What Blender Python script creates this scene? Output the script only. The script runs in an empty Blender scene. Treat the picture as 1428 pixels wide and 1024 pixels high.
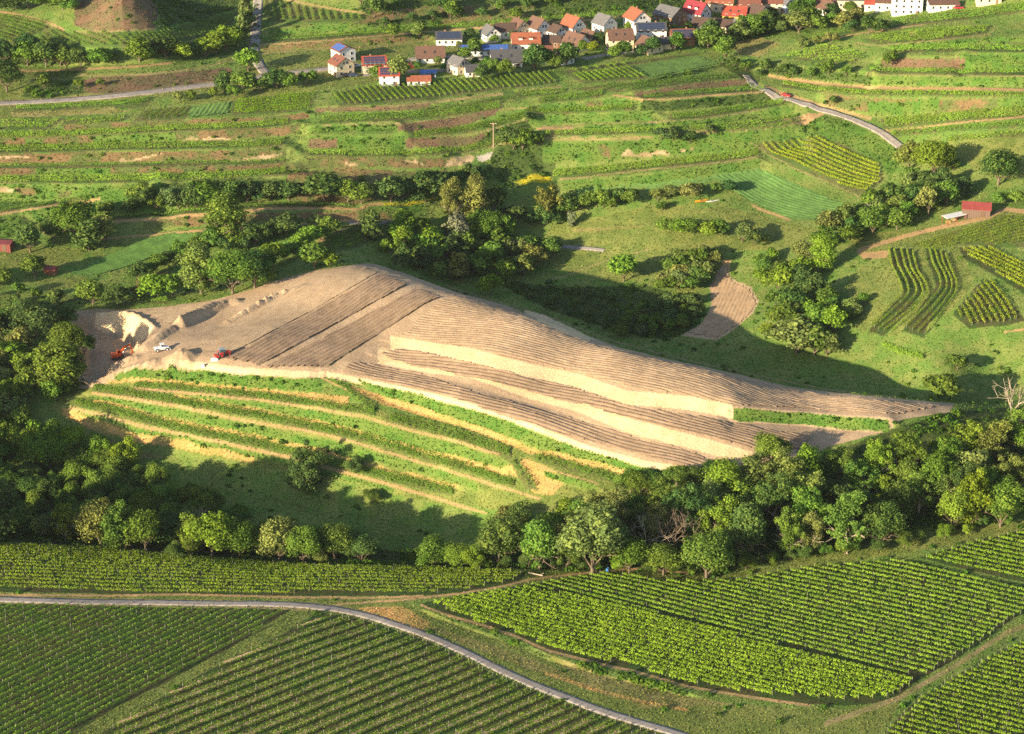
import bpy, math, random
import numpy as np

# ------------------------------------------------------------------ camera, sky, sun
SC = bpy.context.scene
FPX, PW, PH = 3000.0, 1428.0, 1024.0
CAMZ, TILT = 300.0, math.radians(23.6)
SUN_EL, SUN_AZ = math.radians(14.6), math.radians(39.0)   # light travels toward +x, +y
cam_d = bpy.data.cameras.new('camera'); cam = bpy.data.objects.new('camera', cam_d)
SC.collection.objects.link(cam); SC.camera = cam
cam.location = (0, 0, CAMZ); cam.rotation_euler = (math.pi/2 - TILT, 0, 0)
cam_d.sensor_width = 36.0; cam_d.lens = FPX / PW * 36.0
cam_d.clip_start = 1.0; cam_d.clip_end = 12000.0
w = bpy.data.worlds.new('World'); SC.world = w; w.use_nodes = True
nt = w.node_tree; sky = nt.nodes.new('ShaderNodeTexSky'); sky.sky_type = 'NISHITA'; sky.sun_disc = False
sky.sun_elevation = SUN_EL
LD = (math.cos(SUN_AZ) * math.cos(SUN_EL), math.sin(SUN_AZ) * math.cos(SUN_EL), -math.sin(SUN_EL))
sky.sun_rotation = math.atan2(-LD[0], -LD[1])
nt.links.new(sky.outputs[0], nt.nodes['Background'].inputs[0])
nt.nodes['Background'].inputs[1].default_value = 0.088
sd = bpy.data.lights.new('sun', 'SUN'); sun = bpy.data.objects.new('sun', sd); SC.collection.objects.link(sun)
sd.energy = 5.0; sd.angle = math.radians(0.5); sd.color = (1.0, 0.82, 0.54)
from mathutils import Vector
sun.rotation_euler = Vector((-LD[0], -LD[1], -LD[2])).to_track_quat('Z', 'Y').to_euler()
sun.location = (-300, 100, 500)
SC.view_settings.view_transform = 'Standard'; SC.view_settings.look = 'None'
SC.view_settings.exposure = 1.32; SC.view_settings.gamma = 1.0
SC.cycles.max_bounces = 4; SC.cycles.diffuse_bounces = 2; SC.cycles.transmission_bounces = 2
SC.cycles.transparent_max_bounces = 4; SC.cycles.use_denoising = False

R = np.random.RandomState(7)
rnd = random.Random(5)
COL = SC.collection

# ------------------------------------------------------------------ terrain
ct, st = math.cos(TILT), math.sin(TILT)
def rays(uv):
    uv = np.asarray(uv, float)
    a = (uv[:, 0] - PW/2) / FPX; b = (PH/2 - uv[:, 1]) / FPX
    d = np.stack([a, ct + b*st, -st + b*ct], 1)
    return d
def at_z(u, v, z):
    d = rays([(u, v)])[0]; t = (z - CAMZ) / d[2]
    return d[0]*t, d[1]*t
CTRL = [(-150,1100,4),(300,1100,4),(800,1100,4),(1600,1100,6),(0,950,3),(400,950,3),(800,950,3),(1200,950,4),(1500,950,5),
 (-100,840,0),(200,840,0),(500,855,0),(760,850,0),(1000,860,1),(1300,850,3),(1550,800,5),(0,765,-1),(250,785,-1),(500,790,-1),
 (700,795,-1),(900,803,-1),(1100,790,0),(1300,770,3),(-60,720,-15),(100,715,-18),(250,720,-19),(400,730,-19),(550,740,-18),(700,745,-13),
 (850,750,-5),(1000,740,-2),(1200,700,3),(1400,650,7),(1560,650,9),(300,680,-17),(500,700,-14),(100,640,-12),(-60,620,-8),(-60,520,0),
 (100,600,-6),(250,632,-10),(354,645,-11),(600,694,-10),(720,712,-8),(880,690,-2),(1000,690,2),
 (60,571,-1),(130,545,3),(360,590,0),(550,634,-2),(690,655,0),(360,560,6),(520,585,6),(640,615,5),
 (300,541,9),(430,547,9),(540,572,8),(640,590,8),(760,630,6),(900,665,4),
 (200,512,11),(330,518,12),(456,524,11.5),(622,558,11),(749,600,10),(895,648,8.5),(960,658,8),(1050,650,8),
 (560,490,14),(768,545,14),(960,592,12),(1130,620,9),(600,470,17.5),(804,513,17.5),(1026,555,15),(1150,573,12),
 (515,370,20),(560,382,21),(640,409,22.5),(740,441,22.5),(860,484,21.5),(1000,516,20),(1200,550,16),(1330,565,12),
 (300,460,13),(440,430,17),(300,418,12),(200,432,9),(345,404,14),(430,380,17.5),(110,440,6),(100,540,2),
 (660,383,-5),(760,420,-7),(860,455,-7),(960,480,-7),(1100,500,-5),(1200,520,-3),(1350,537,1),(1480,545,8),
 (800,350,-3),(700,340,-2),(950,350,1),(1030,400,-3),(1000,300,8),(1060,270,11),(800,300,5),(850,255,14),
 (60,440,6),(100,400,6),(250,350,8),(400,345,10),(480,345,12),(560,325,8),(450,300,14),(300,300,16),(100,310,14),(-60,300,17),(-60,400,8),
 (0,250,24),(200,250,24),(400,250,22),(600,250,18),(720,260,12),(0,200,31),(300,200,31),(600,200,29),(900,200,25),
 (0,165,36),(300,165,36),(500,160,37),(700,150,37),(900,150,36),(0,140,37),(300,118,39),(600,120,40),(800,110,41),(960,100,41),
 (470,95,41),(600,85,41),(800,60,42),(1000,35,44),(1150,15,46),(600,45,44),(500,20,50),(700,15,50),(850,10,52),(980,-20,52),
 (100,75,44),(0,60,48),(250,60,46),(150,25,55),(190,0,62),(100,-10,58),(160,-45,78),(270,30,46),(300,0,46),(300,-40,48),(355,50,44),(355,0,45),(-60,0,48),(0,0,51),(430,0,52),
 (1060,205,24),(1230,250,17),(1258,207,24),(1180,163,32),(1045,117,37),(1300,150,38),(1450,150,42),(1400,200,33),(1400,100,50),(1300,60,54),
 (1450,10,62),(1150,60,48),(1450,250,27),(1370,300,22),(1300,325,17),(1450,350,20),(1240,350,14),(1250,450,8),(1400,450,12),(1350,400,15),
 (1320,500,7),(1150,400,6),(1100,450,2),(1160,330,9),(1200,-40,56),(800,-60,62),(400,-60,66),(1500,-60,80),(-100,-60,56)]
pts = [(*at_z(u, v, z), z) for u, v, z in CTRL]
RIDGE = [(515,370,20),(560,382,21),(640,409,22.5),(740,441,22.5),(860,484,21.5),(1000,516,20),(1200,550,16),(1330,565,12)]
for u, v, z in RIDGE:                       # the hidden back of the hill falls away steeply
    x, y = at_z(u, v, z)
    for d, f in ((16, .30), (34, .72), (55, .97)):
        pts.append((x + .45*d, y + .89*d, z - f*(z + 6.5)))
for x, y, z in [(-700,900,35),(700,900,80),(-600,600,20),(600,600,30),(-400,380,5),(400,380,10),(0,2000,120),(-1500,2000,140),(1500,2000,140),(0,150,0),(-500,150,0),(500,150,5)]:
    pts.append((x, y, z))
P = np.array(pts); S = 100.0
def phi(r2): return 0.5 * r2 * np.log(np.maximum(r2, 1e-12))
def tps_fit(P, lam=0.02):
    n = len(P); q = P[:, :2]/S
    d2 = ((q[:, None] - q[None])**2).sum(2)
    A = np.zeros((n+3, n+3)); A[:n, :n] = phi(d2) + lam*np.eye(n)
    A[:n, n] = 1; A[:n, n+1:] = q; A[n, :n] = 1; A[n+1:, :n] = q.T
    return np.linalg.solve(A, np.append(P[:, 2], [0, 0, 0])), q
TW, TQ = tps_fit(P)
def tps(X, Y):
    sh = X.shape; q = np.stack([X.ravel(), Y.ravel()], 1)/S; out = np.empty(len(q))
    for i in range(0, len(q), 20000):
        c = q[i:i+20000]; d2 = ((c[:, None] - TQ[None])**2).sum(2)
        out[i:i+20000] = phi(d2) @ TW[:-3] + TW[-3] + c @ TW[-2:]
    return out.reshape(sh)
th = np.arctan(1.0) * 0
# sample columns (a = X / Y) and rows (Y), dense where the photo looks
A_ = np.concatenate([[-1.2, -1.0, -.8, -.65, -.5, -.42, -.36], np.linspace(-.325, .325, 1050), [.36, .42, .5, .65, .8, 1.0, 1.2]])
ang = np.linspace(math.atan(300/388.0), math.atan(300/1170.0), 1500)
Yd = 300/np.tan(ang)
Y_ = np.concatenate([[20, 80, 160, 240, 300, 345, 372], Yd, 1170*1.05**np.arange(1, 20)])
NA, NY = len(A_), len(Y_)
GX = A_[None, :] * Y_[:, None]; GY = np.repeat(Y_[:, None], NA, 1)
sa, sy = slice(None, None, 9), slice(None, None, 10)
ca = np.unique(np.concatenate([np.arange(NA)[:8], np.arange(NA)[sa], np.arange(NA)[-8:]]))
cy = np.unique(np.concatenate([np.arange(NY)[:8], np.arange(NY)[sy], np.arange(NY)[-21:]]))
Zc = tps(GX[np.ix_(cy, ca)], GY[np.ix_(cy, ca)])
Zt = np.array([np.interp(A_, A_[ca], row) for row in Zc])
Z = np.array([np.interp(Y_, Y_[cy], Zt[:, j]) for j in range(NA)]).T
Z = np.where(Z > 75, 75 + 45*np.tanh((Z-75)/45.), Z); Z = np.maximum(Z, -16)
def hgt(x, y):
    x = np.asarray(x, float); y = np.maximum(np.asarray(y, float), 21); a = np.clip(x/y, -1.19, 1.19)
    j = np.clip(np.searchsorted(A_, a) - 1, 0, NA-2); i = np.clip(np.searchsorted(Y_, y) - 1, 0, NY-2)
    fa = (a - A_[j])/(A_[j+1]-A_[j]); fy = np.clip((y - Y_[i])/(Y_[i+1]-Y_[i]), 0, 1)
    return (Z[i, j]*(1-fa)+Z[i, j+1]*fa)*(1-fy) + (Z[i+1, j]*(1-fa)+Z[i+1, j+1]*fa)*fy
TS = np.concatenate([np.arange(300, 1500, 1.5)])
def cast(uv):
    d = rays(uv); out = np.empty((len(d), 3))
    for k in range(0, len(d), 400):
        c = d[k:k+400]; T = TS[None]/c[:, 1:2]
        x = c[:, 0:1]*T; y = c[:, 1:2]*T; z = CAMZ + c[:, 2:3]*T
        f = z - hgt(x, y); hit = f < 0; i = np.where(hit.any(1), hit.argmax(1), len(TS)-1); i = np.maximum(i, 1)
        r = np.arange(len(c)); f0, f1 = f[r, i-1], f[r, i]; s = np.clip(f0/np.where(f0-f1 == 0, 1, f0-f1), 0, 1)
        t = T[r, i-1] + s*(T[r, i]-T[r, i-1])
        out[k:k+400] = np.stack([c[:, 0]*t, c[:, 1]*t, CAMZ + c[:, 2]*t], 1)
    out[:, 2] = hgt(out[:, 0], out[:, 1]); return out
def pxm(v): return FPX * math.sin(math.radians(23.6)+math.atan((v-512)/FPX)) / 285.0   # picture px per metre near row v
# ------------------------------------------------------------------ land cover (outlines read off the place, laid on the terrain)
# kind: (colour A, colour B, grass card density)
KIND = {
 'G':  ((.115,.200,.038),(.175,.220,.056),.7),   # lush grass
 'GL': ((.130,.235,.060),(.110,.200,.050),.4),   # pale green crop
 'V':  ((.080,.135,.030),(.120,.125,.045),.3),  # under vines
 'VS': ((.300,.180,.095),(.200,.150,.060),.12),  # bare vine soil, brown
 'VD': ((.040,.075,.018),(.065,.065,.025),.2),   # under dense vines, darkened to paint the shade between rows
 'M':  ((.195,.220,.058),(.125,.170,.038),.7),   # dry meadow
 'ML': ((.260,.230,.085),(.170,.180,.050),.6),   # straw meadow
 'BG': ((.078,.165,.026),(.120,.185,.036),1.0),  # green bank
 'BB': ((.200,.135,.065),(.105,.140,.040),1.),   # brown bank
 'BR': ((.175,.110,.068),(.130,.115,.055),.8),   # brown heath slope
 'BD': ((.050,.090,.020),(.080,.120,.030),.9),   # scrub bank, also the painted shade side of the dome
 'T':  ((.420,.270,.130),(.330,.230,.110),.05),  # earth track
 'TG': ((.300,.240,.110),(.200,.190,.070),.2),   # grassy track
 'O':  ((.480,.290,.110),(.330,.250,.080),.8),   # straw-dry grass
 'S':  ((.680,.505,.305),(.630,.465,.270),0),    # loess
 'P':  ((.430,.312,.205),(.380,.272,.175),0),    # bare earth
 'PD': ((.400,.290,.180),(.460,.340,.210),0),
 'SC': ((.500,.370,.220),(.300,.230,.120),.25),
 'Y':  ((.480,.400,.020),(.300,.300,.030),1.0),  # yellow flowers
 'F':  ((.045,.075,.018),(.070,.090,.025),.5),   # forest floor, also the painted shade of the lane cutting
 'GR': ((.450,.400,.340),(.400,.350,.290),0),    # gravel yard
}
BANK = set(['BG','BB','BD','BR','O','S'])
L = []
def poly(k, *p): L.append(dict(t='p', k=k, p=list(zip(p[0::2], p[1::2]))))
def strip(k, pts, th, rise=None, vines=None): L.append(dict(t='s', k=k, p=pts, th=th, rise=rise, vines=vines))
# --- big base areas
poly('G', -80,-60,1500,-60,1500,1090,-80,1090)
poly('M', 350,60,660,60,640,88,470,125,350,140,340,100)
poly('M', 0,100,120,100,330,105,350,140,0,165)
poly('BR', -20,-40,110,-10,103,35,130,44,215,43,222,20,205,-10,190,-60)
poly('BD', 205,-10,222,20,230,42,300,20,345,5,345,-60,190,-60)  # dark cover paints the shade on the dome's far slope
poly('G', -80,-60,-20,-40,115,-8,100,30,60,30,-80,14)
poly('BD', 380,10,700,-10,1000,-30,1000,12,880,18,760,28,690,34,600,44,480,36,395,35)
poly('BB', 640,10,745,8,745,22,650,34,600,42)
poly('BB', 470,40,700,5,620,5,470,25)
poly('G', 355,0,500,0,510,28,480,40,355,45)
poly('M', 380,35,520,38,600,47,660,60,640,85,460,98,370,104,354,75,356,50)
strip('BG', [(375,46),(450,40),(520,40),(580,38)], 9)
strip('V', [(365,57),(450,52),(520,46),(600,40),(700,33),(760,28),(900,18)], 7, vines=2)
strip('T', [(362,63),(450,57),(520,51),(600,44),(700,37),(760,32),(880,24)], 2.2)
strip('BB', [(365,68),(450,62),(520,58),(600,52)], 7)
strip('TG', [(362,75),(450,68),(540,64),(600,56)], 2)
poly('V', 362,-2,380,0,480,17,512,22,510,29,440,32,372,30,366,14)
strip('T', [(392,-2),(440,8),(480,15),(510,19)], 2.5)
# far left vineyards
poly('V', -40,16,20,21,62,33,72,40,50,48,25,62,-40,52)
poly('V', 25,63,62,43,75,38,95,45,215,46,250,38,300,22,345,8,330,22,325,32,312,46,240,62,170,69,110,67,60,66)
strip('T', [(-40,14),(0,17),(30,22),(65,31),(90,42)], 3.5)
strip('TG', [(105,44),(150,45),(218,41)], 2)
strip('TG', [(165,71),(240,64),(300,50),(322,43)], 2)
strip('BD', [(-40,82),(40,82),(110,80),(200,76),(280,66),(330,55)], 16)
strip('T', [(-40,80),(0,88),(22,97),(45,100),(85,98),(130,96),(190,93),(240,88)], 3)
poly('V', -30,92,5,95,28,101,60,100,112,98,103,108,60,112,30,110,-30,108)
poly('BD', 30,135,40,122,75,112,115,112,117,130,60,138)
poly('BR', 116,129,118,112,130,108,200,106,275,99,320,94,325,100,310,110,270,118,200,126,150,131)
strip('TG', [(112,104),(122,106),(200,104),(260,98),(290,93),(325,83),(345,76)], 3)
strip('G', [(125,102),(200,99),(260,92),(300,87)], 6)
poly('F', 340,80,352,60,352,-10,362,-10,362,60,356,90,345,100)
# upper middle fields
strip('V', [(20,152),(80,150),(165,145),(210,140)], 8)
strip('ML', [(15,160),(80,158),(140,155),(180,152)], 8)
poly('G', 165,141,250,134,265,127,266,150,205,152,165,155)
poly('V', 161,148,205,136,214,133,205,150,160,152)
poly('V', 185,170,204,153,266,149,257,167)
poly('GL', 267,149,323,141,318,159,262,166)
poly('V', 323,141,444,127,432,156,323,160)
poly('G', 445,127,468,120,460,152,434,157)
poly('V', 0,163,92,164,66,181,0,181)
poly('V', 92,166,180,160,170,172,85,176)
poly('V', 463,130,520,119,600,113,680,107,762,101,783,117,700,126,600,139,540,144,473,150)
strip('TG', [(480,153),(540,149),(600,143),(700,131),(783,121)], 4)
poly('V', 769,101,975,73,975,77,792,104)
poly('V', 792,104,883,92,904,110,812,117)
poly('GL', 883,92,975,78,1008,89,906,110)
strip('BD', [(905,114),(940,106),(1008,92)], 5)
poly('V', 793,124,906,113,1020,102,1034,108,880,128,830,128)
poly('F', 1005,88,1045,97,1064,121,1046,126,1030,106)  # dark patch painted for the shade in the lane cutting
# left hillside terraces
strip('BB', [(90,178),(200,173),(357,168),(432,161)], 8)
strip('V', [(-60,191),(0,190),(90,188),(170,184),(260,179),(357,176),(405,170)], 9)
strip('BB', [(-60,200),(0,199),(100,196),(170,193),(250,190),(330,187),(400,183),(418,178)], 12)
strip('BG', [(35,197),(60,197)], 9, rise=0)
strip('BG', [(130,195),(190,192),(245,190)], 11, rise=0)
poly('SC', 250,199,267,190,277,195,300,191,325,195,357,195,357,198,300,199.5)
strip('V', [(-60,210),(0,209),(100,207),(180,205),(300,202.5),(357,202.5),(395,200)], 11)
strip('BB', [(-60,225),(0,223),(100,221),(175,219),(260,219),(357,216),(400,213)], 15)
poly('SC', -10,217,40,217.5,40,220,-10,220.5)
poly('SC', 165,227,169,221,185,223,230,213.5,212,219,175,227)
poly('SC', 312,225,330,222,357,218,400,214,372,222,357,227)
strip('V', [(-60,233),(0,232),(175,230.5),(340,227),(400,225)], 5)
strip('BB', [(-60,241),(0,240),(180,238),(357,235),(420,231),(480,227)], 10)
strip('BG', [(50,240),(155,239)], 9, rise=0)
strip('V', [(-60,253),(0,252),(90,251),(175,249.5),(300,246.5),(357,243),(400,238.5)], 11)
strip('BG', [(-60,262),(40,268),(120,271),(200,269),(230,268)], 20)
strip('BD', [(225,271),(280,266),(330,262),(400,262),(440,262)], 26)
poly('SC', -10,260,8,261,22,268,10,270,-10,265)
poly('BB', 20,262,52,262,48,274,22,270)
poly('BB', 80,266,100,266,98,276,82,277)
poly('BB', 400,243,480,232,560,240,640,236,600,262,560,275,480,286,430,284,405,285,400,262)
poly('BG', -60,276,0,275,46,274,44,287,0,294,-60,297)
strip('V', [(0,296),(30,290),(75,284),(130,275)], 4, vines=1)
strip('T', [(-40,302),(0,299),(25,295),(75,287),(112,283),(140,277)], 3)
poly('BG', -60,306,0,303,28,300,32,318,20,332,-60,336)
strip('BG', [(45,300),(80,298),(130,293),(180,288),(240,284)], 14)
strip('V', [(130,306),(210,300.5),(275,295),(357,288.5),(415,285.5),(490,288.5)], 5)
strip('T', [(60,324),(82,316),(140,311),(175,308),(212,306),(275,300),(340,295),(377,291),(440,290.5),(500,292.5),(515,286),(535,284)], 4)
strip('Y', [(535,285.5),(565,285),(590,281),(612,274)], 3)
strip('BB', [(200,315),(260,309),(340,304),(420,302),(500,301),(560,300)], 12)
strip('T', [(130,335),(180,330),(228,326),(280,322),(300,320),(380,316),(480,308),(552,309)], 3)
strip('BG', [(515,292),(600,290)], 9)
# middle hillside
strip('BR', [(440,153),(500,151.5),(560,151),(600,147)], 6, rise=1.2)
strip('V', [(446,169),(500,165),(560,163),(620,159),(700,148)], 11)
poly('V', 575,152,640,146,700,134,770,125,740,134,660,150,600,161)
strip('TG', [(440,176),(500,174),(560,172),(620,167),(700,153),(740,150)], 2)
strip('BG', [(430,183),(470,179),(550,178)], 9)
poly('BR', 555,175,640,163,700,150,690,160,660,170,640,178,580,185,555,184)
strip('V', [(575,189),(640,182),(690,174),(725,163),(745,154)], 9)
strip('TG', [(600,193),(650,189),(690,180),(730,168),(738,160)], 2)
strip('BG', [(430,198),(500,201),(563,200)], 18)
strip('BR', [(430,200),(470,200)], 13, rise=0)
strip('BR', [(567,200),(620,198),(660,197),(680,190)], 13)
poly('BD', 660,205,690,180,735,168,742,180,720,190,690,200,665,208)
strip('V', [(428,214),(500,216),(580,214),(640,211),(675,203),(720,190),(745,184)], 8)
strip('TG', [(680,206),(710,200),(755,190)], 3)
strip('BB', [(430,226),(520,226),(580,228),(630,226)], 13)
poly('SC', 482,227,495,226,500,231,485,231)
poly('SC', 562,223,580,223,592,230,575,226)
poly('SC', 620,232,626,223,650,216,664,218,658,226,640,232)
poly('GR', 664,218,690,211,710,212,714,218,690,222,668,226)
poly('BD', 690,205,757,196,775,234,765,250,720,262,690,250,680,235)
poly('Y', 716,255,735,246,750,242,766,247,772,252,745,254,725,258)
poly('Y', 680,263,698,259,700,262,682,265)
# right of the valley corner: long terraces
poly('V', 700,127,775,124,790,130,735,138,705,140)
strip('V', [(752,141),(800,136),(842,130)], 9)
strip('BG', [(752,150),(810,148),(850,143),(885,143)], 8)
poly('BB', 815,142,838,141,842,148,816,150)
strip('V', [(745,157),(800,155),(850,153),(885,152)], 7)
strip('BG', [(740,167),(800,166),(860,163),(912,162)], 11)
strip('TG', [(755,177),(820,175),(855,172),(905,171),(975,165),(1037,157),(1085,146),(1095,144)], 2.6)
strip('T', [(749,180),(770,180),(800,179)], 4)
strip('BG', [(815,178),(905,175),(975,171),(1037,164),(1100,151)], 7)
strip('V', [(757,187.5),(855,184.5),(930,182.5),(1037,175),(1110,165)], 8)
strip('TG', [(755,193.5),(830,194),(920,192),(955,187.5),(1005,182.5),(1037,181),(1120,172)], 4.5)
strip('BG', [(757,214),(860,211),(940,203),(1037,197),(1110,188)], 26)
strip('BG', [(760,205),(900,202)], 9, rise=0)
poly('SC', 867,217,869,212,877,209,882,212,887,217,897,213,905,214,917,209,926,210,935,213,935,216,920,216,905,219,885,219)
poly('SC', 940,211,950,210,972,206,960,211)
poly('BB', 832,204,850,203,852,222,838,218)
strip('V', [(768,244),(860,236),(940,227),(1037,217.5),(1060,215)], 11)
strip('TG', [(780,250.5),(830,245.5),(905,236.5),(980,229.5),(1037,222.5),(1062,219)], 2.2)
strip('BG', [(785,260),(880,253),(960,243),(1037,232),(1060,228)], 12)
strip('GL', [(805,266),(850,264),(900,258),(960,252)], 5)
poly('BR', 887,131,930,124,967,117,1037,110,1060,112,1037,118,930,130,890,136)
strip('BR', [(885,132),(930,126),(967,120),(1037,114)], 7, rise=1.5)
strip('V', [(895,136),(940,132),(1000,128),(1068,124)], 7)
strip('T', [(855,133),(895,139),(930,139),(980,134),(1037,130),(1075,129)], 2.6)
strip('BD', [(893,148),(940,148),(1000,142),(1040,139),(1075,134)], 13)
strip('V', [(935,164),(980,161),(1037,151.5),(1095,142)], 9)
strip('BG', [(1110,150),(1080,158),(1060,160)][::-1], 6)
strip('V', [(1000,183),(1060,178),(1120,171)], 5)
poly('T', 1085,168,1120,160,1150,157,1145,168,1110,172)
poly('BG', 1120,176,1150,160,1180,170,1205,180,1250,205,1256,222,1240,255,1232,226,1150,190,1110,192)
poly('V', 1051,200,1150,190,1230,226,1232,253,1206,275,1107,234)
strip('TG', [(1045,199),(1107,235),(1160,256),(1204,277)], 2)
poly('GL', 991,245,1059,235,1190,291,1146,309,1099,305,1035,275)
strip('T', [(1035,278),(1060,292),(1102,307)], 4)
strip('GL', [(900,262),(960,255),(1000,247)], 8)
poly('M', 770,312,850,300,900,288,1000,285,1060,300,1110,315,1150,320,1160,345,1040,350,900,352,800,345,760,332)
poly('M', 780,335,860,345,900,352,1020,360,1005,378,960,372,900,386,860,395,800,380,760,372)
poly('G', 960,280,1040,276,1050,286,960,292)
strip('TG', [(770,390),(800,380),(850,362),(905,348)], 2)
strip('ML', [(800,322),(860,318),(900,316)], 4)
# north-east hillside
strip('T', [(1072,106),(1099,111),(1150,117),(1186,121),(1270,124),(1345,124),(1460,127)], 5)
strip('T', [(1055,118),(1080,125),(1100,133),(1130,142),(1170,153),(1215,166)], 4)
strip('BD', [(1060,95),(1120,103),(1180,108),(1215,112)], 14)
strip('BG', [(1215,112),(1300,113),(1460,114)], 11)
strip('V', [(1090,117),(1150,127),(1210,131),(1300,131),(1460,134)], 8)
strip('BB', [(1150,138),(1200,146),(1300,148),(1460,146)], 18)
strip('BG', [(1210,150),(1255,151),(1310,146)], 18, rise=0)
strip('BG', [(1390,143),(1460,141)], 14, rise=0)
strip('V', [(1230,172),(1300,167),(1380,160),(1460,156)], 14)
strip('T', [(1234,182),(1270,180),(1330,172),(1460,160)], 2.2)
strip('V', [(1240,188),(1320,181),(1460,171)], 7)
strip('V', [(1320,196),(1460,184)], 8)
strip('TG', [(1270,205),(1370,202),(1376,201)], 2)
poly('M', 1320,196,1380,192,1460,190,1460,240,1400,250,1340,225)
strip('V', [(1210,99),(1300,100),(1460,102)], 7)
strip('TG', [(1205,104),(1300,105),(1460,107)], 1.6)
strip('BR', [(1230,88),(1290,89),(1345,89)], 14)
strip('BG', [(1345,86),(1460,86)], 20)
strip('V', [(1240,70),(1330,67),(1460,70)], 9)
poly('V', 1087,80,1150,62,1215,78,1185,89,1140,87)
poly('V', 1200,55,1280,42,1385,36,1375,47,1300,58,1230,63)
strip('TG', [(1192,60),(1228,64),(1300,57),(1378,49),(1390,37)], 2)
strip('BG', [(1240,66),(1300,62),(1390,55),(1460,55)], 6)
strip('T', [(1130,60),(1192,48),(1246,40),(1330,28),(1460,13)], 2)
strip('V', [(1240,32),(1300,26),(1360,20),(1460,6)], 14)
strip('V', [(1120,56),(1190,43),(1230,36)], 6)
poly('ML', 1010,60,1060,52,1090,60,1060,80,1030,76)
poly('T', 1268,45,1277,42,1280,48,1268,50)
strip('V', [(1228,482),(1260,494),(1290,500)], 8, vines=3)
poly('M', 1222,345,1240,345,1262,408,1240,430,1205,462,1190,455,1225,420,1240,400)
poly('M', 1276,346,1290,346,1300,385,1305,405,1282,440,1255,465,1235,472,1268,440,1294,405,1286,372)
# the valley behind the ploughed hill
poly('G', 650,384,760,430,900,490,1040,520,1200,548,1340,560,1460,560,1460,480,1200,470,1100,440,1040,370,900,392,800,400,700,372)
poly('BD', 690,392,800,402,900,397,985,425,975,455,930,475,860,462,760,430)
poly('PD', 1012,363,1000,380,990,400,992,425,980,450,950,468,1000,475,1030,455,1052,435,1058,420,1048,400,1020,388,1014,375)
poly('T', 1008,362,1020,363,1016,384,1006,384)
poly('M', 1200,370,1235,375,1250,420,1225,455,1190,440,1180,400)
poly('T', 1195,352,1240,350,1235,360,1205,362)
poly('M', 1180,330,1250,322,1330,312,1400,292,1460,300,1460,312,1380,318,1300,335,1200,352)
strip('T', [(1195,350),(1260,330),(1320,315),(1380,303),(1400,292),(1460,298)], 6)
poly('V', 1262,345,1330,322,1400,300,1460,305,1460,346,1390,345,1350,342)
# winding terraces on the right
poly('VD', 1240,346,1275,347,1284,370,1290,405,1262,440,1232,470,1212,462,1240,430,1262,410,1242,370)
poly('VD', 1290,346,1318,350,1332,385,1336,405,1320,435,1296,450,1290,472,1258,462,1290,420,1306,400,1296,370)
poly('M', 1322,350,1330,342,1342,345,1345,362,1358,390,1350,410,1325,435,1312,440,1335,410,1330,380)
poly('VD', 1338,345,1380,345,1460,378,1460,415,1428,410,1380,380,1345,362)
poly('VD', 1372,388,1385,392,1430,448,1400,455,1350,458,1328,438)
poly('G', 1200,470,1300,475,1400,465,1460,455,1460,560,1340,560,1240,540)
strip('T', [(1400,463),(1430,460)], 3)
# left valley
poly('GL', 93,383,130,364,200,335,235,325,290,325,250,345,180,372,130,386)
poly('ML', 190,385,235,378,240,395,190,400)
poly('M', -60,340,60,345,120,350,90,372,-60,375)
poly('M', 50,390,120,385,120,398,60,408)
strip('V', [(100,416),(160,416),(235,420)], 8, vines=3)
poly('V', 430,345,490,310,552,310,500,346,470,352)
poly('T', 430,345,450,330,455,340,436,352)
# ploughed hill
poly('P', 108,433,135,431,190,431,230,428,300,418,350,404,380,393,440,377,490,370,515,367,560,379,600,394,640,408,700,424,740,440,800,461,860,483,905,495,960,507,1030,522,1100,539,1160,547,1250,556,1332,563,1325,575,1260,585,1240,600,1150,625,1130,640,1050,660,960,663,895,650,822,631,749,602,695,580,622,560,542,545,500,532,456,525,430,528,380,526,330,522,300,518,240,516,200,518,165,538,135,552,112,545,100,500,98,440)
strip('TG', [(620,398),(700,422),(760,440),(850,474),(940,498),(1030,518),(1150,543),(1250,554)], 2)
poly('S', 731,432,760,440,800,458,830,474,822,478,780,462,750,448)
strip('S', [(545,478),(600,487),(658,495.5),(731,515),(804,530.5),(877,555),(960,562),(1022,574)], 19)
strip('S', [(527,497),(600,511),(658,517),(731,544),(804,564),(877,594),(960,615),(1048,640)], 20)
strip('S', [(456,522),(542,540),(622,557),(695,577),(749,598),(822,627),(895,646),(960,657),(1010,662)], 9)
strip('S', [(250,507),(300,512),(340,517),(400,521),(450,523)], 9)
strip('BG', [(1022,578),(1060,580),(1120,584),(1180,590),(1240,594)], 17)
strip('P', [(1022,588),(1100,604),(1150,614)], 6)
poly('S', 135,436,158,434,184,439,208,451,214,457,193,477,180,468,131,457)
strip('G', [(456,511),(510,475),(560,443),(590,425)], 1.6)
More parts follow.
